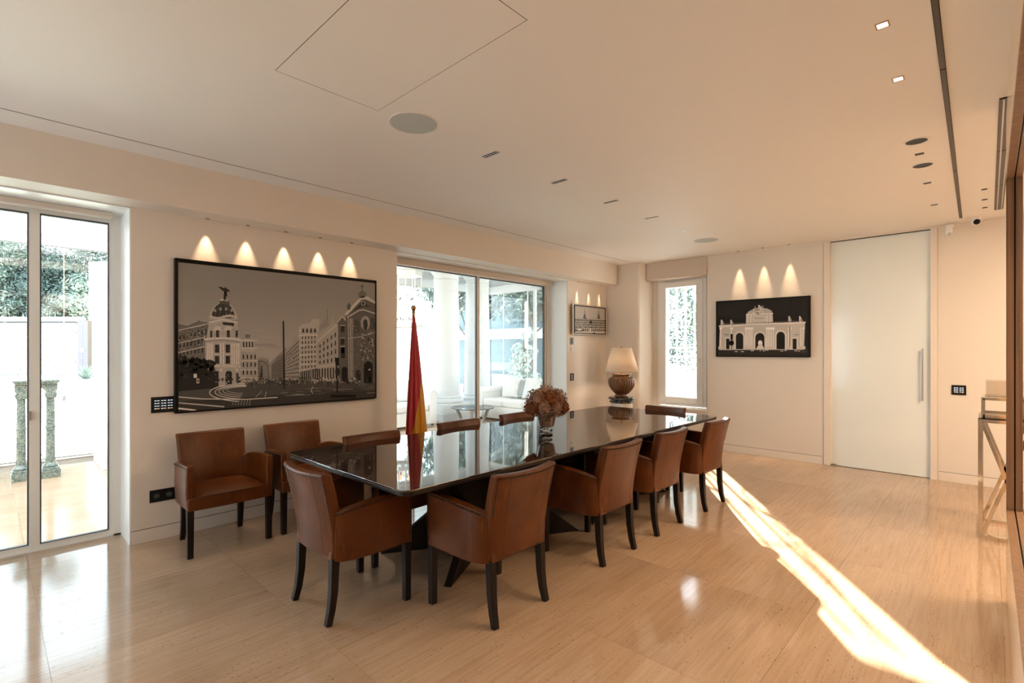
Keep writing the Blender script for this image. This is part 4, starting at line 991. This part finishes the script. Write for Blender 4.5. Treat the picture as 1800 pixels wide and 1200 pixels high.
# ------------------------------------------------------------------ chrome console at the right
co = empty('chrome_console', (5.50, .05, 0), 0, 'polished chrome frame console with crossed braces at the end of the right wall', 'console table')
Wd, Dp, Ht = -.30, .55, .95; r_ = .014
def sq(pts, nm, rr=r_): MB().tube(pts, rr, square=True).build(nm, M['chrome'], co, bevel=.001)
for x in (0, Dp):
    for y in (0, Wd): sq([(x, y, 0), (x, y, Ht)], 'leg')
for z in (.014, Ht-.014):
    for x in (0, Dp): sq([(x, -.014, z), (x, Wd+.014, z)], 'rail')
    for y in (0, Wd): sq([(.014, y, z), (Dp-.014, y, z)], 'rail')
for x in (0, Dp):
    sq([(x, -.012, .03), (x, Wd+.012, Ht-.03)], 'brace', .012); sq([(x, -.012, Ht-.03), (x, Wd+.012, .03)], 'brace', .012)
BX(-.012, Dp+.012, Wd-.012, .012, Ht, Ht+.008).build('glass_top', M['acryl'], co)
ry = empty('chrome_riser', (5.58, .035, .958), 0, 'chrome frame riser with clear acrylic sides standing on the chrome console', 'stand')
for x in (0, .4):
    for y in (0, -.25): MB().tube([(x, y, 0), (x, y, .15)], .011, square=True).build('leg', M['chrome'], ry)
for z in (.011, .15):
    for x in (0, .4): MB().tube([(x, 0, z), (x, -.25, z)], .011, square=True).build('rail', M['chrome'], ry)
    for y in (0, -.25): MB().tube([(0, y, z), (.4, y, z)], .011, square=True).build('rail', M['chrome'], ry)
ab = empty('acrylic_box', (5.66, .02, 1.12), 0, 'clear acrylic box on top of the chrome riser', 'box')
for bx_ in ((0, .3, 0, -.006, 0, .13), (0, .006, -.006, -.22, 0, .13), (.294, .3, -.006, -.22, 0, .13), (.006, .294, -.006, -.22, 0, .006)):
    BX(*bx_).build('side', M['acryl'], ab)

# ================================================================== LOGGIA AND GARDEN
LZ = 3.35
lc = MB(); lc.box(3.4, 9.2, YO, 9.5, LZ, LZ+.15); lc.box(-2.6, 3.4, 9.2, 9.5, LZ, LZ+.15); lc.box(-2.6, 3.4, YO, 5.4, LZ, LZ+.15)  # left bays kept open so extra daylight reaches the loggia floor
for x in (-2.0, .1, 2.2): lc.box(x, x+.12, 5.4, 9.2, LZ, LZ+.15)
struct(lc.build('ceiling_loggia', M['white_out']))
hd = MB(); hd.box(-2.6, 9.0, 9.2, 9.32, 2.94, LZ); hd.box(8.85, 9.0, YO, 9.2, 2.94, LZ); hd.box(-2.6, 9.0, 9.15, 9.19, 3.06, 3.10); hd.box(8.80, 8.84, YO, 9.15, 3.06, 3.10)
struct(hd.build('trim_9', M['white_out']))
cv = MB()
for k in range(6): cv.box(7.3, 8.3, 8.0-k*.12-.03, 8.0-k*.12, LZ-.01, LZ+.0)
o = cv.build('ceiling_vent', M['socket']); tag(o, 'slatted air vent in the white ceiling of the garden room', 'air vent')
struct(BX(-2.7, -2.6, YO, 9.3, 0, LZ).build('wall_loggia', M['white_out']))
# frameless glass walls
gw = struct(MB().box(-2.6, 9.0, 9.23, 9.29, 0, .035).box(-2.6, 9.0, 9.23, 9.29, 2.915, 2.94).build('window_4', M['alu']))
xs = [-2.55+.825*k for k in range(15)]
for k in range(13):
    x = .755+(k-4)*.825
    if x > 8.2: break
    BX(x+.004, x+.821, 9.255, 9.265, .035, 2.915).build('pane', M['glass'], gw)
    BX(x-.003, x+.003, 9.25, 9.27, .035, 2.915).build('glass_edge', M['glassedge'], gw)
BX(.735, .775, 9.24, 9.249, .80, .87).build('clamp', M['steel'], gw)
BX(-2.6, 9.0, 9.228, 9.23, .030, .04).build('gasket', M['gasket'], gw)
BX(-2.6, 9.0, 9.228, 9.23, 2.908, 2.918).build('gasket', M['gasket'], gw)
gx = struct(MB().box(8.88, 8.94, 5.25, 9.23, 0, .035).box(8.88, 8.94, 5.25, 9.23, 2.915, 2.94).box(8.88, 8.94, 7.70, 7.76, .035, 2.915).build('window_5', M['white_out']))
for k in range(5):
    y = 9.2-.44-(k-0)*.80
    y0_, y1_ = y-.80, y
    if k == 0: BX(8.905, 8.915, y+.008, 9.2, .035, 2.915).build('pane', M['glass'], gx)
    BX(8.905, 8.915, max(5.26, y0_)+.008, y1_-.008, .035, 2.915).build('pane', M['glass'], gx)
    BX(8.90, 8.92, y1_-.008, y1_+.008, .035, 2.915).build('glass_edge', M['white'], gx)
BX(8.89, 8.90, 8.74, 8.78, .82, .90).build('clamp', M['steel'], gx)
# columns
def column(x, y, label):
    e = empty('round_column', (x, y, 0), 0, label, 'column', 'white columns of the garden room')
    MB().box(-.40, .40, -.40, .40, 0, .17).box(-.37, .37, -.37, .37, .17, .36).build('plinth', M['white_out'], e, bevel=.006)
    MB().lathe([(.37, .36), (.385, .40), (.37, .44), (.335, .455), (.33, .47), (.345, .485), (.34, .50), (.31, .51)], seg=40).build('base_moulding', M['white_out'], e, smooth=40)
    MB().lathe([(.305, .51), (.30, .9), (.295, 1.4), (.28, 2.2), (.262, 3.02)], seg=48).build('shaft', M['white_out'], e, smooth=40)
    MB().lathe([(.262, 3.02), (.285, 3.03), (.27, 3.05), (.27, 3.12), (.33, 3.19), (.34, 3.22)], seg=40).box(-.37, .37, -.37, .37, 3.22, LZ).build('capital', M['white_out'], e, smooth=30)
column(6.98, 8.63, 'white column seen between the flag and the glass table, the left one of the pair')
column(7.93, 8.66, 'white column beside the garden sofa, the right one of the pair')
column(1.42, 8.42, 'white column with stepped plinth behind the left glass doors')
# sofas
def sofa(x, y, rz, L, seats, label):
    e = empty('slipcover_sofa', (x, y, 0), rz, label, 'sofa', 'white sofas of the garden room')   # front at y=0 facing -y, along +x
    D = .92; WF = M['whitefab']
    BX(.02, L-.02, .02, D-.02, .04, .30).build('skirt', WF, e, bevel=.015)
    BX(.14, L-.14, D-.24, D-.02, .30, .84).build('back', WF, e, bevel=.06, bseg=4)
    for a in (0, L-.17):
        MB().box(a, a+.17, 0, D-.05, .04, .60).cyl((a+.085, -.006, .60), (a+.085, D-.05, .60), .095, 20).build('arm', WF, e, smooth=40, bevel=.006)
        MB().tube([(a+.085+.095*math.cos(t), -.008, .60+.095*math.sin(t)) for t in [PI*k/10 for k in range(11)]], .006, 6).build('piping', M['skirt'], e)
    w_ = (L-.36)/seats
    for k in range(seats):
        BX(.18+k*w_+.004, .18+(k+1)*w_-.004, -.005, D-.22, .30, .455).build('seat_cushion', WF, e, bevel=.04, bseg=4)
        c = BX(.18+k*w_+.006, .18+(k+1)*w_-.006, -.09, .09, 0, .44).build('back_cushion', WF, e, bevel=.07, bseg=4); c.location = (0, D-.30, .45); c.rotation_euler = (-.22, 0, 0)
    f_ = MB()
    for a in (.06, L-.06):
        for b_ in (.06, D-.08): f_.box(a-.02, a+.02, b_-.02, b_+.02, 0, .04)
    f_.build('feet', M['bark'], e)
    return e
sofa(4.30, 8.03, 0, 1.95, 2, 'white slipcovered sofa seen behind the flag')
sofa(7.50, 8.20, -PI/2, 2.1, 3, 'white slipcovered sofa with loose pillows, right of the glass table')
def pillow(x, y, z, rz, tilt, s_, m, label):
    q = MB(); n_ = 10
    def pf(sg):
        def f(i, j):
            u, v = i*2-1, j*2-1; b_ = (1-abs(u)**3)*(1-abs(v)**3); pin = 1-.10*(1-abs(u))*abs(v)**2-.0
            return (u*s_/2*(1-.08*(1-v*v)), sg*.075*b_**.7, v*s_/2*(1-.08*(1-u*u)))
        return f
    q.grid(n_, n_, pf(1)); q.grid(n_, n_, pf(-1))
    o = q.build('throw_pillow', m, smooth=70, sub=1); o.location = (x, y, z); o.rotation_euler = (tilt, 0, rz); tag(o, label, 'pillow', 'pillows on the garden sofa')
pillow(7.93, 7.55, .70, -PI/2, -.30, .50, M['whitefab'], 'white square pillow nearest the sofa arm')
pillow(7.97, 7.18, .68, -PI/2+.1, -.30, .44, M['greyfab'], 'grey pillow half hidden between the white pillows')
pillow(7.90, 6.95, .70, -PI/2-.1, -.30, .50, M['whitefab'], 'white pillow at the right, beside the window frame')
# glass coffee table
gt = empty('glass_coffee_table', (6.83, 7.60, 0), 0, 'low round glass coffee table with slanted steel legs', 'coffee table')
MB().lathe([(.435, .330), (.44, .335), (.44, .340), (.435, .345)], seg=48).build('glass_top', M['gglass'], gt, smooth=30)
MB().lathe([(.437, .3305), (.4425, .3375), (.437, .3445)], seg=48).build('rim', M['gasket'], gt, smooth=30)
for k in range(4):
    a_ = .785+k*PI/2; c_, s_ = math.cos(a_), math.sin(a_)
    MB().tube([(c_*.18, s_*.18, 0), (c_*.33, s_*.33, .33)], .022, square=True).build('leg', M['steel'], gt)
# lantern
ln = empty('hanging_lantern', (4.63, 6.74, 0), 0, 'large white metal lantern chandelier hanging in the garden room', 'lantern')
RL = .25; q = MB(); K6 = [(RL*math.cos(PI/6+k*PI/3), RL*math.sin(PI/6+k*PI/3)) for k in range(6)]
for x, y in K6: q.cyl((x, y, 1.88), (x, y, 2.76), .009, 8)
def hexring(z0, z1, r_):
    P6 = [(r_*math.cos(PI/6+k*PI/3), r_*math.sin(PI/6+k*PI/3)) for k in range(6)]; I6 = [(x*.90, y*.90) for x, y in P6]
    for k in range(6):
        a_, b_, c_, d_ = P6[k], P6[(k+1) % 6], I6[(k+1) % 6], I6[k]
        q.prism([a_, b_, c_, d_], z0, z1)
hexring(1.86, 1.89, RL+.03); hexring(1.89, 1.93, RL+.01); hexring(2.68, 2.76, RL+.01); hexring(2.76, 2.80, RL+.045)
q.build('cage', M['white'], ln, smooth=30)
q = MB(); q.cyl((0, 0, 1.93), (0, 0, LZ), .010, 8)
for k in range(6):
    a_ = PI/6+k*PI/3; c_, s_ = math.cos(a_), math.sin(a_)
    q.tube([(c_*(RL-RL*t)+c_*.05*math.sin(t*PI), s_*(RL-RL*t)+s_*.05*math.sin(t*PI), 2.79+.16*t+.06*math.sin(t*PI*2)) for t in [i/12 for i in range(13)]], .006, 6)
q.build('scroll_top', M['white'], ln, smooth=60)
for zr, nb in ((2.30, 4), (1.98, 6)):
    for k in range(nb):
        a_ = k*2*PI/nb+.3; c_, s_ = math.cos(a_), math.sin(a_); rr_ = .13
        MB().tube([(0, 0, zr-.06), (c_*rr_*.5, s_*rr_*.5, zr-.09), (c_*rr_, s_*rr_, zr-.05), (c_*rr_, s_*rr_, zr)], .006, 6).build('arm', M['white'], ln, smooth=60)
        MB().lathe([(.013, 0), (.015, .035)], (c_*rr_, s_*rr_, zr), 10).build('bulb_socket', M['socket'], ln, smooth=30)
        MB().lathe([(.010, .035), (.020, .07), (.020, .10), (.008, .125)], (c_*rr_, s_*rr_, zr), 12).build('bulb', M['bulb'], ln, smooth=60)
# marble twin column pedestal
mp_ = empty('marble_twin_pedestal', (.415, 8.10, 0), 0, 'dark green marble pedestal of two small columns joined by a top slab', 'pedestal')
MB().box(-.20, .20, -.11, .11, 1.125, 1.15).box(-.185, .185, -.10, .10, 1.105, 1.125).build('top_slab', M['greenmarble'], mp_, bevel=.004)
for s in (-1, 1):
    cx = s*.125
    q = MB(); q.box(cx-.085, cx+.085, -.10, .10, 0, .09); q.box(cx-.075, cx+.075, -.09, .09, .09, .12)
    q.lathe([(.068, .12), (.072, .135), (.06, .15), (.052, .165), (.045, .175)], (cx, 0, 0), 20); q.build('base', M['greenmarble'], mp_, bevel=.004, smooth=30)
    MB().lathe([(.045, .175), (.043, .58), (.050, .585), (.050, .60), (.043, .605), (.040, .94)], (cx, 0, 0), 12).build('shaft', M['greenmarble'], mp_)
    pr = [(cx-.045, .94), (cx+.045, .94), (cx+.055, .985), (cx+.045, 1.0), (cx+.058, 1.05), (cx+.058, 1.105)]
    pl = [(cx-.058, 1.105), (cx-.058, 1.05), (cx-.045, 1.0), (cx-.055, .985)]
    if s > 0: pl = [(0, 1.105), (.02, 1.08), (cx-.05, 1.03), (cx-.045, 1.0), (cx-.055, .985)]
    else: pr = [(cx-.045, .94), (cx+.045, .94), (cx+.055, .985), (cx+.045, 1.0), (cx+.05, 1.03), (-.02, 1.08), (0, 1.105)]
    MB().prism(pr+pl, -.07, .07, lambda x, z, y: (x, y, z)).build('capital', M['greenmarble'], mp_, bevel=.004)

# garden -----------------------------------------------------------
grd = struct(BX(-30, 60, 9.36, 70, -.3, -.13).build('ground', M['terrace']))
struct(BX(9.02, 60, -30, 9.36, -.3, -.13).build('ground_side', M['terrace']))
o = MB().prism([(-8, 10.6), (3.4, 10.6), (3.4, 13.9), (-8, 13.3)], -.13, -.095).build('lawn', M['grass']); tag(o, kind='stuff'); tag(o, 'strip of pale green lawn before the pool', 'grass')
pa = [atd(-200, 11.0), atd(0, 10.9), atd(175, 12.3), atd(175, 14.6), atd(40, 15.8), atd(-200, 15.0)]
pl = MB().prism([(p.x, p.y) for p in pa], -.125, -.108).build('pool', M['water']); tag(pl, 'pale blue swimming pool behind the lawn', 'pool')
# ledge-stone garden wall, parallel to the picture plane, d = 20.4
exw, eyw = Vector((SS, -CC, 0)), Vector((CC, SS, 0))
DW = 20.4
def cw(u, d, z): return atd(u, d, z)
A0 = cw(-420, DW, -.13); wl_len = (cw(134, DW, 0)-cw(-420, DW, 0)).length
gwall = empty('garden_wall', tuple(A0), math.atan2(exw.y, exw.x), 'long ledge-stone garden wall with white coping behind the pool', 'wall')
BX(0, wl_len, 0, .3, 0, 2.75).build('core', M['grout'], gwall)
BX(-.05, wl_len+.05, -.08, .4, 2.80, 2.98).build('coping', M['white_out'], gwall)
BX(0, wl_len, -.03, .3, 2.74, 2.80).build('shadow_joint', M['gasket'], gwall)  # shadow line under the coping drawn as a dark strip
RW = random.Random(5); st = MB(); rows = 34; zh = 2.1/rows
for r__ in range(rows):
    x = 5.0+RW.uniform(-.5, 0)
    while x < wl_len-.05:
        w_ = RW.uniform(.25, .7); x2 = min(x+w_, wl_len); dp = RW.uniform(.012, .05)
        st.box(x+.006, x2-.006, -dp, .02, .64+r__*zh+.006, .64+(r__+1)*zh-.004, RW.choice((0, 0, 1))); x = x2
o = st.build('ledge_stones', [M['stone'], M['stoneb']], gwall, fix=False); o['kind'] = 'stuff'
B0 = cw(-420, DW-.25, -.13)
o = BX(0, wl_len+.5, -.35, .2, 0, .63).build('garden_bench_wall', M['white_out'], loc=tuple(B0), rotz=math.atan2(exw.y, exw.x), bevel=.01); tag(o, 'low white ledge at the foot of the stone garden wall', 'ledge')
C0 = cw(-420, DW-.75, -.13)
o = BX(0, wl_len+1.0, -.35, .1, 0, .36).build('garden_step', M['white_out'], loc=tuple(C0), rotz=math.atan2(exw.y, exw.x), bevel=.01); tag(o, 'wide pale step in front of the low white ledge', 'step')
# tiled pillar
P0 = cw(136.5, 20.0, -.13); e = empty('tiled_pillar', tuple(P0), math.atan2(exw.y, exw.x), 'plum grey tiled pillar at the end of the stone garden wall', 'pillar')
BX(0, .40, .01, .4, .0, 2.82).build('core', M['grout'], e)
tb0 = None
for r__ in range(26):
    for c__ in range(2):
        if tb0 is None: tb0 = BX(.002, .198, 0, .012, .002, .104).build('tile', M['darktile'], e); q = tb0
        else: q = tb0.copy(); COL.objects.link(q)
        q.location = (c__*.2, 0, r__*.107)
BX(.10, .26, -.01, -.001, 1.55, 1.72).build('plaque', M['bluegrey'], e)
# white house side wall on the right of the pillar
W0 = cw(156, 20.2, -.13)
ww_ = BX(0, 5, 0, .3, 0, 5.2).build('garden_house_wall', M['white_out'], loc=tuple(W0), rotz=math.atan2(exw.y, exw.x)); tag(ww_, 'plain white wall of the neighbouring building past the pillar', 'building')
ww_['kind'] = 'structure'
# planter with agave
pc = cw(151, 18.6, -.13)
pt = empty('white_planter', tuple(pc), 0, 'round white garden planter in front of the tiled pillar', 'planter')
MB().lathe([(.27, 0), (.29, .02), (.40, .22), (.43, .45), (.43, .58), (.40, .58), (.38, .52)], seg=32).build('pot', M['white_out'], pt, smooth=40)
MB().lathe([(.38, .50), (.38, .53)], seg=24).build('soil', M['soil'], pt)
ag = empty('agave', (pc.x, pc.y, .40), 0, 'spiky grey-green agave growing in the round white planter', 'plant')
RA = random.Random(2)
for k in range(34):
    a_ = k*2.4; el = .25+1.1*RA.random(); L_ = .62+.2*RA.random(); q = MB()
    d0 = Vector((math.cos(a_)*math.cos(el), math.sin(a_)*math.cos(el), math.sin(el))); sd = Vector((-math.sin(a_), math.cos(a_), 0))
    pts = [d0*L_*t+Vector((0, 0, -.12*t*t)) for t in (0, .35, .7, 1)]; ws = (.02, .032, .02, .002)
    vs2 = []
    for p, w_ in zip(pts, ws): vs2 += [p-sd*w_, p+Vector((0, 0, -.008)), p+sd*w_]
    q.add(vs2, [(i*3+j, i*3+j+1, i*3+j+4, i*3+j+3) for i in range(3) for j in range(2)]); q.build('leaf', M['leafpale'], ag, fix=False)
# trees
def tree(x, y, z0, h, r, n, mats, label, trunk=True, seed=1, group='trees in the garden', name='garden_tree', leaf=.10, zc=.60, zr=.42, tw=1.0):
    e = empty(name, (x, y, z0), 0, label, 'tree', group); RT = random.Random(seed)
    cl = [(RT.gauss(0, r*.42), RT.gauss(0, r*.42), h*zc+RT.gauss(0, h*zr*.45), r*RT.uniform(.28, .5)) for _ in range(16)]
    for mi, mt in enumerate(mats):
        q = MB()
        for k in range(n//len(mats)):
            cx, cy, cz, cr = RT.choice(cl)
            z_ = RT.uniform(-1, 1); a_ = RT.uniform(0, 2*PI); s_ = math.sqrt(1-z_*z_); nn = Vector((s_*math.cos(a_), s_*math.sin(a_), z_))
            p = Vector((cx, cy, cz))+nn*cr*RT.uniform(.55, 1.05)
            if p.z < .1: continue
            t1 = nn.cross(Vector((RT.gauss(0, 1), RT.gauss(0, 1), RT.gauss(0, 1)))).normalized(); t2 = (nn.cross(t1)+nn*RT.uniform(-.6, .6)).normalized(); w_ = leaf*RT.uniform(.6, 1.3)
            q.add([p-t1*w_, p-t2*w_*.4, p+t1*w_, p+t2*w_*.4], [(0, 1, 2, 3)])
        o = q.build('foliage', mt, e, fix=False)
    tk = MB().tube([(0, 0, 0), (.1, .05, h*.4), (0, 0, h*.75)], .07*tw+r*.03*tw, 8, .03*tw)
    for k in range(6):
        cx, cy, cz, cr = cl[k]; tk.tube([(.05, .02, h*.35+.05*k), (cx*.6, cy*.6, cz*.8), (cx, cy, cz)], .035*tw, 6, .01)
    tk.build('trunk', M['bark'], e)
    return e
specs = [(-60, 23.5, 7.5, 2.6, 'dark', 'dense dark green tree farthest left above the stone garden wall'), (20, 22.6, 6.6, 2.2, 'mix', 'mid green tree above the stone wall seen left of the door mullion'),
         (85, 23.6, 7.2, 2.3, 'dark', 'dark tree behind the stone wall seen right of the door mullion'), (128, 22.9, 5.4, 1.5, 'pale', 'pale flowering shrub above the garden wall beside the pillar'),
         (160, 24.5, 7.6, 2.2, 'dark', 'dark tree behind the pillar above the garden wall')]
for k, (u, d, h, r, kd, lb) in enumerate(specs):
    p = cw(u, d, -.13); ms_ = {'dark': [M['leaf'], M['leafdark'], M['leaf']], 'mix': [M['leaf'], M['leafpale'], M['leaf']], 'pale': [M['leafpale'], M['leaf']]}[kd]
    tree(p.x, p.y, -.13, h, r, 20000, ms_, lb, seed=20+k, leaf=.085)
# right side garden: neighbouring house and trees beyond the garden-room glass
nh = empty('neighbour_house', (16.0, 11.2, -.13), 0, 'blue-grey neighbouring house seen through the garden room glass', 'building')
BX(0, 5, 0, 8.9, 0, 2.13).build('wall', M['teal'], nh); BX(-.25, 5.0, -.1, 9.0, 2.13, 2.57).build('ledge', M['white_out'], nh)
BX(.3, 5, .0, 8.9, 2.57, 6.6).build('upper_wall', M['teal'], nh)
BX(-.06, 0, 3.1, 5.2, .0, .55).build('wall_base', M['white_out'], nh)
BX(-.03, 0, 5.9, 7.0, .0, 1.9).build('door', M['darktile'], nh)
tree(12.8, 14.6, -.13, 6.0, 2.0, 9000, [M['leaf'], M['leafpale'], M['leafdark']], 'leafy tree before the blue-grey neighbouring house, left in the garden room glass', seed=40, leaf=.10, zc=.66, zr=.2)
tree(13.4, 11.7, -.13, 6.2, 1.9, 9000, [M['leaf'], M['leafpale'], M['leafdark']], 'leafy tree before the blue-grey neighbouring house, right in the garden room glass', seed=41, leaf=.10, zc=.68, zr=.2)
p = atd(921, 13.6, -.13)
tree(p.x, p.y, -.13, 2.5, .5, 2600, [M['leafpale'], M['white_out'], M['leafpale']], 'pale leafy shrub growing outside the glass behind the garden sofa', seed=42, leaf=.06, name='garden_shrub', zc=.55, zr=.45)
# beyond the casement window: white railing, white bench and light foliage
rl = empty('garden_railing', (10.0, 0, -.13), 0, 'white metal railing outside the narrow casement window', 'railing')
for k in range(12):
    y = 3.6+k*.19; BX(-.014, .014, y-.014, y+.014, 0, 3.7).build('bar', M['white'], rl)
for z in (.4, 1.50, 1.68): BX(-.010, .010, 3.5, 5.8, z-.018, z+.018).build('rail', M['white'], rl)
for k in range(6):
    y_ = 3.8+k*.38; MB().tube([(0, y_+.15*math.cos(t)*(1-t/16), 2.3+k%2*.3+.22*math.sin(t)) for t in [i*.45 for i in range(18)]], .013, 6).build('scroll', M['white'], rl, smooth=60)
vn = empty('shadow_branches', (10.15, 4.6, -.13), 0, 'thin leafy branches added above the white railing to shadow the sunlit floor', 'plant')  # branches added to cast curved shadows into the sun patch
RV = random.Random(9)
for k in range(9):
    y_ = -.9+k*.24; z_ = 2.5+RV.uniform(-.1, .5); pts = [Vector((0, y_, z_))]
    dy, dz = RV.uniform(-.12, .16), .13
    for t in range(9):
        dy += RV.uniform(-.05, .05); dz += RV.uniform(-.04, .03); pts.append(pts[-1]+Vector((RV.uniform(-.02, .02), dy, dz)))
    MB().tube(pts, .016, 6, .006).build('stem', M['bark'], vn, smooth=60)
    q = MB()
    for p in pts[2:]:
        for _ in range(2):
            n_ = Vector((RV.gauss(0, 1), RV.gauss(0, 1), RV.gauss(0, 1))).normalized(); t1 = n_.orthogonal().normalized(); c_ = p+n_*.05
            q.add([c_-t1*.03, c_-n_*.045, c_+t1*.03, c_+n_*.045], [(0, 1, 2, 3)])
    tag(q.build('leaves', M['leaf'], vn, fix=False), kind='stuff')
pb = empty('white_flower_box', (9.5, 4.55, -.13), 0, 'white garden flower box low outside the casement window', 'planter')
BX(0, .35, -.45, .3, 0, .95).build('box', M['white_out'], pb, bevel=.02); BX(-.03, .38, -.48, .33, .95, 1.02).build('rim', M['white_out'], pb, bevel=.01)
tree(16.5, 8.9, -.13, 6.0, 2.2, 12000, [M['leaf'], M['leafdark'], M['leafpale']], 'light foliage tree filling the left of the narrow casement window', seed=50, leaf=.07, zc=.4, zr=.5, tw=.4)
tree(21.5, 8.6, -.13, 7.5, 2.2, 7000, [M['leafpale'], M['leaf'], M['leafdark']], 'sparse distant tree seen at the right of the narrow casement window', seed=51, leaf=.10, zc=.55, zr=.4, tw=.5)
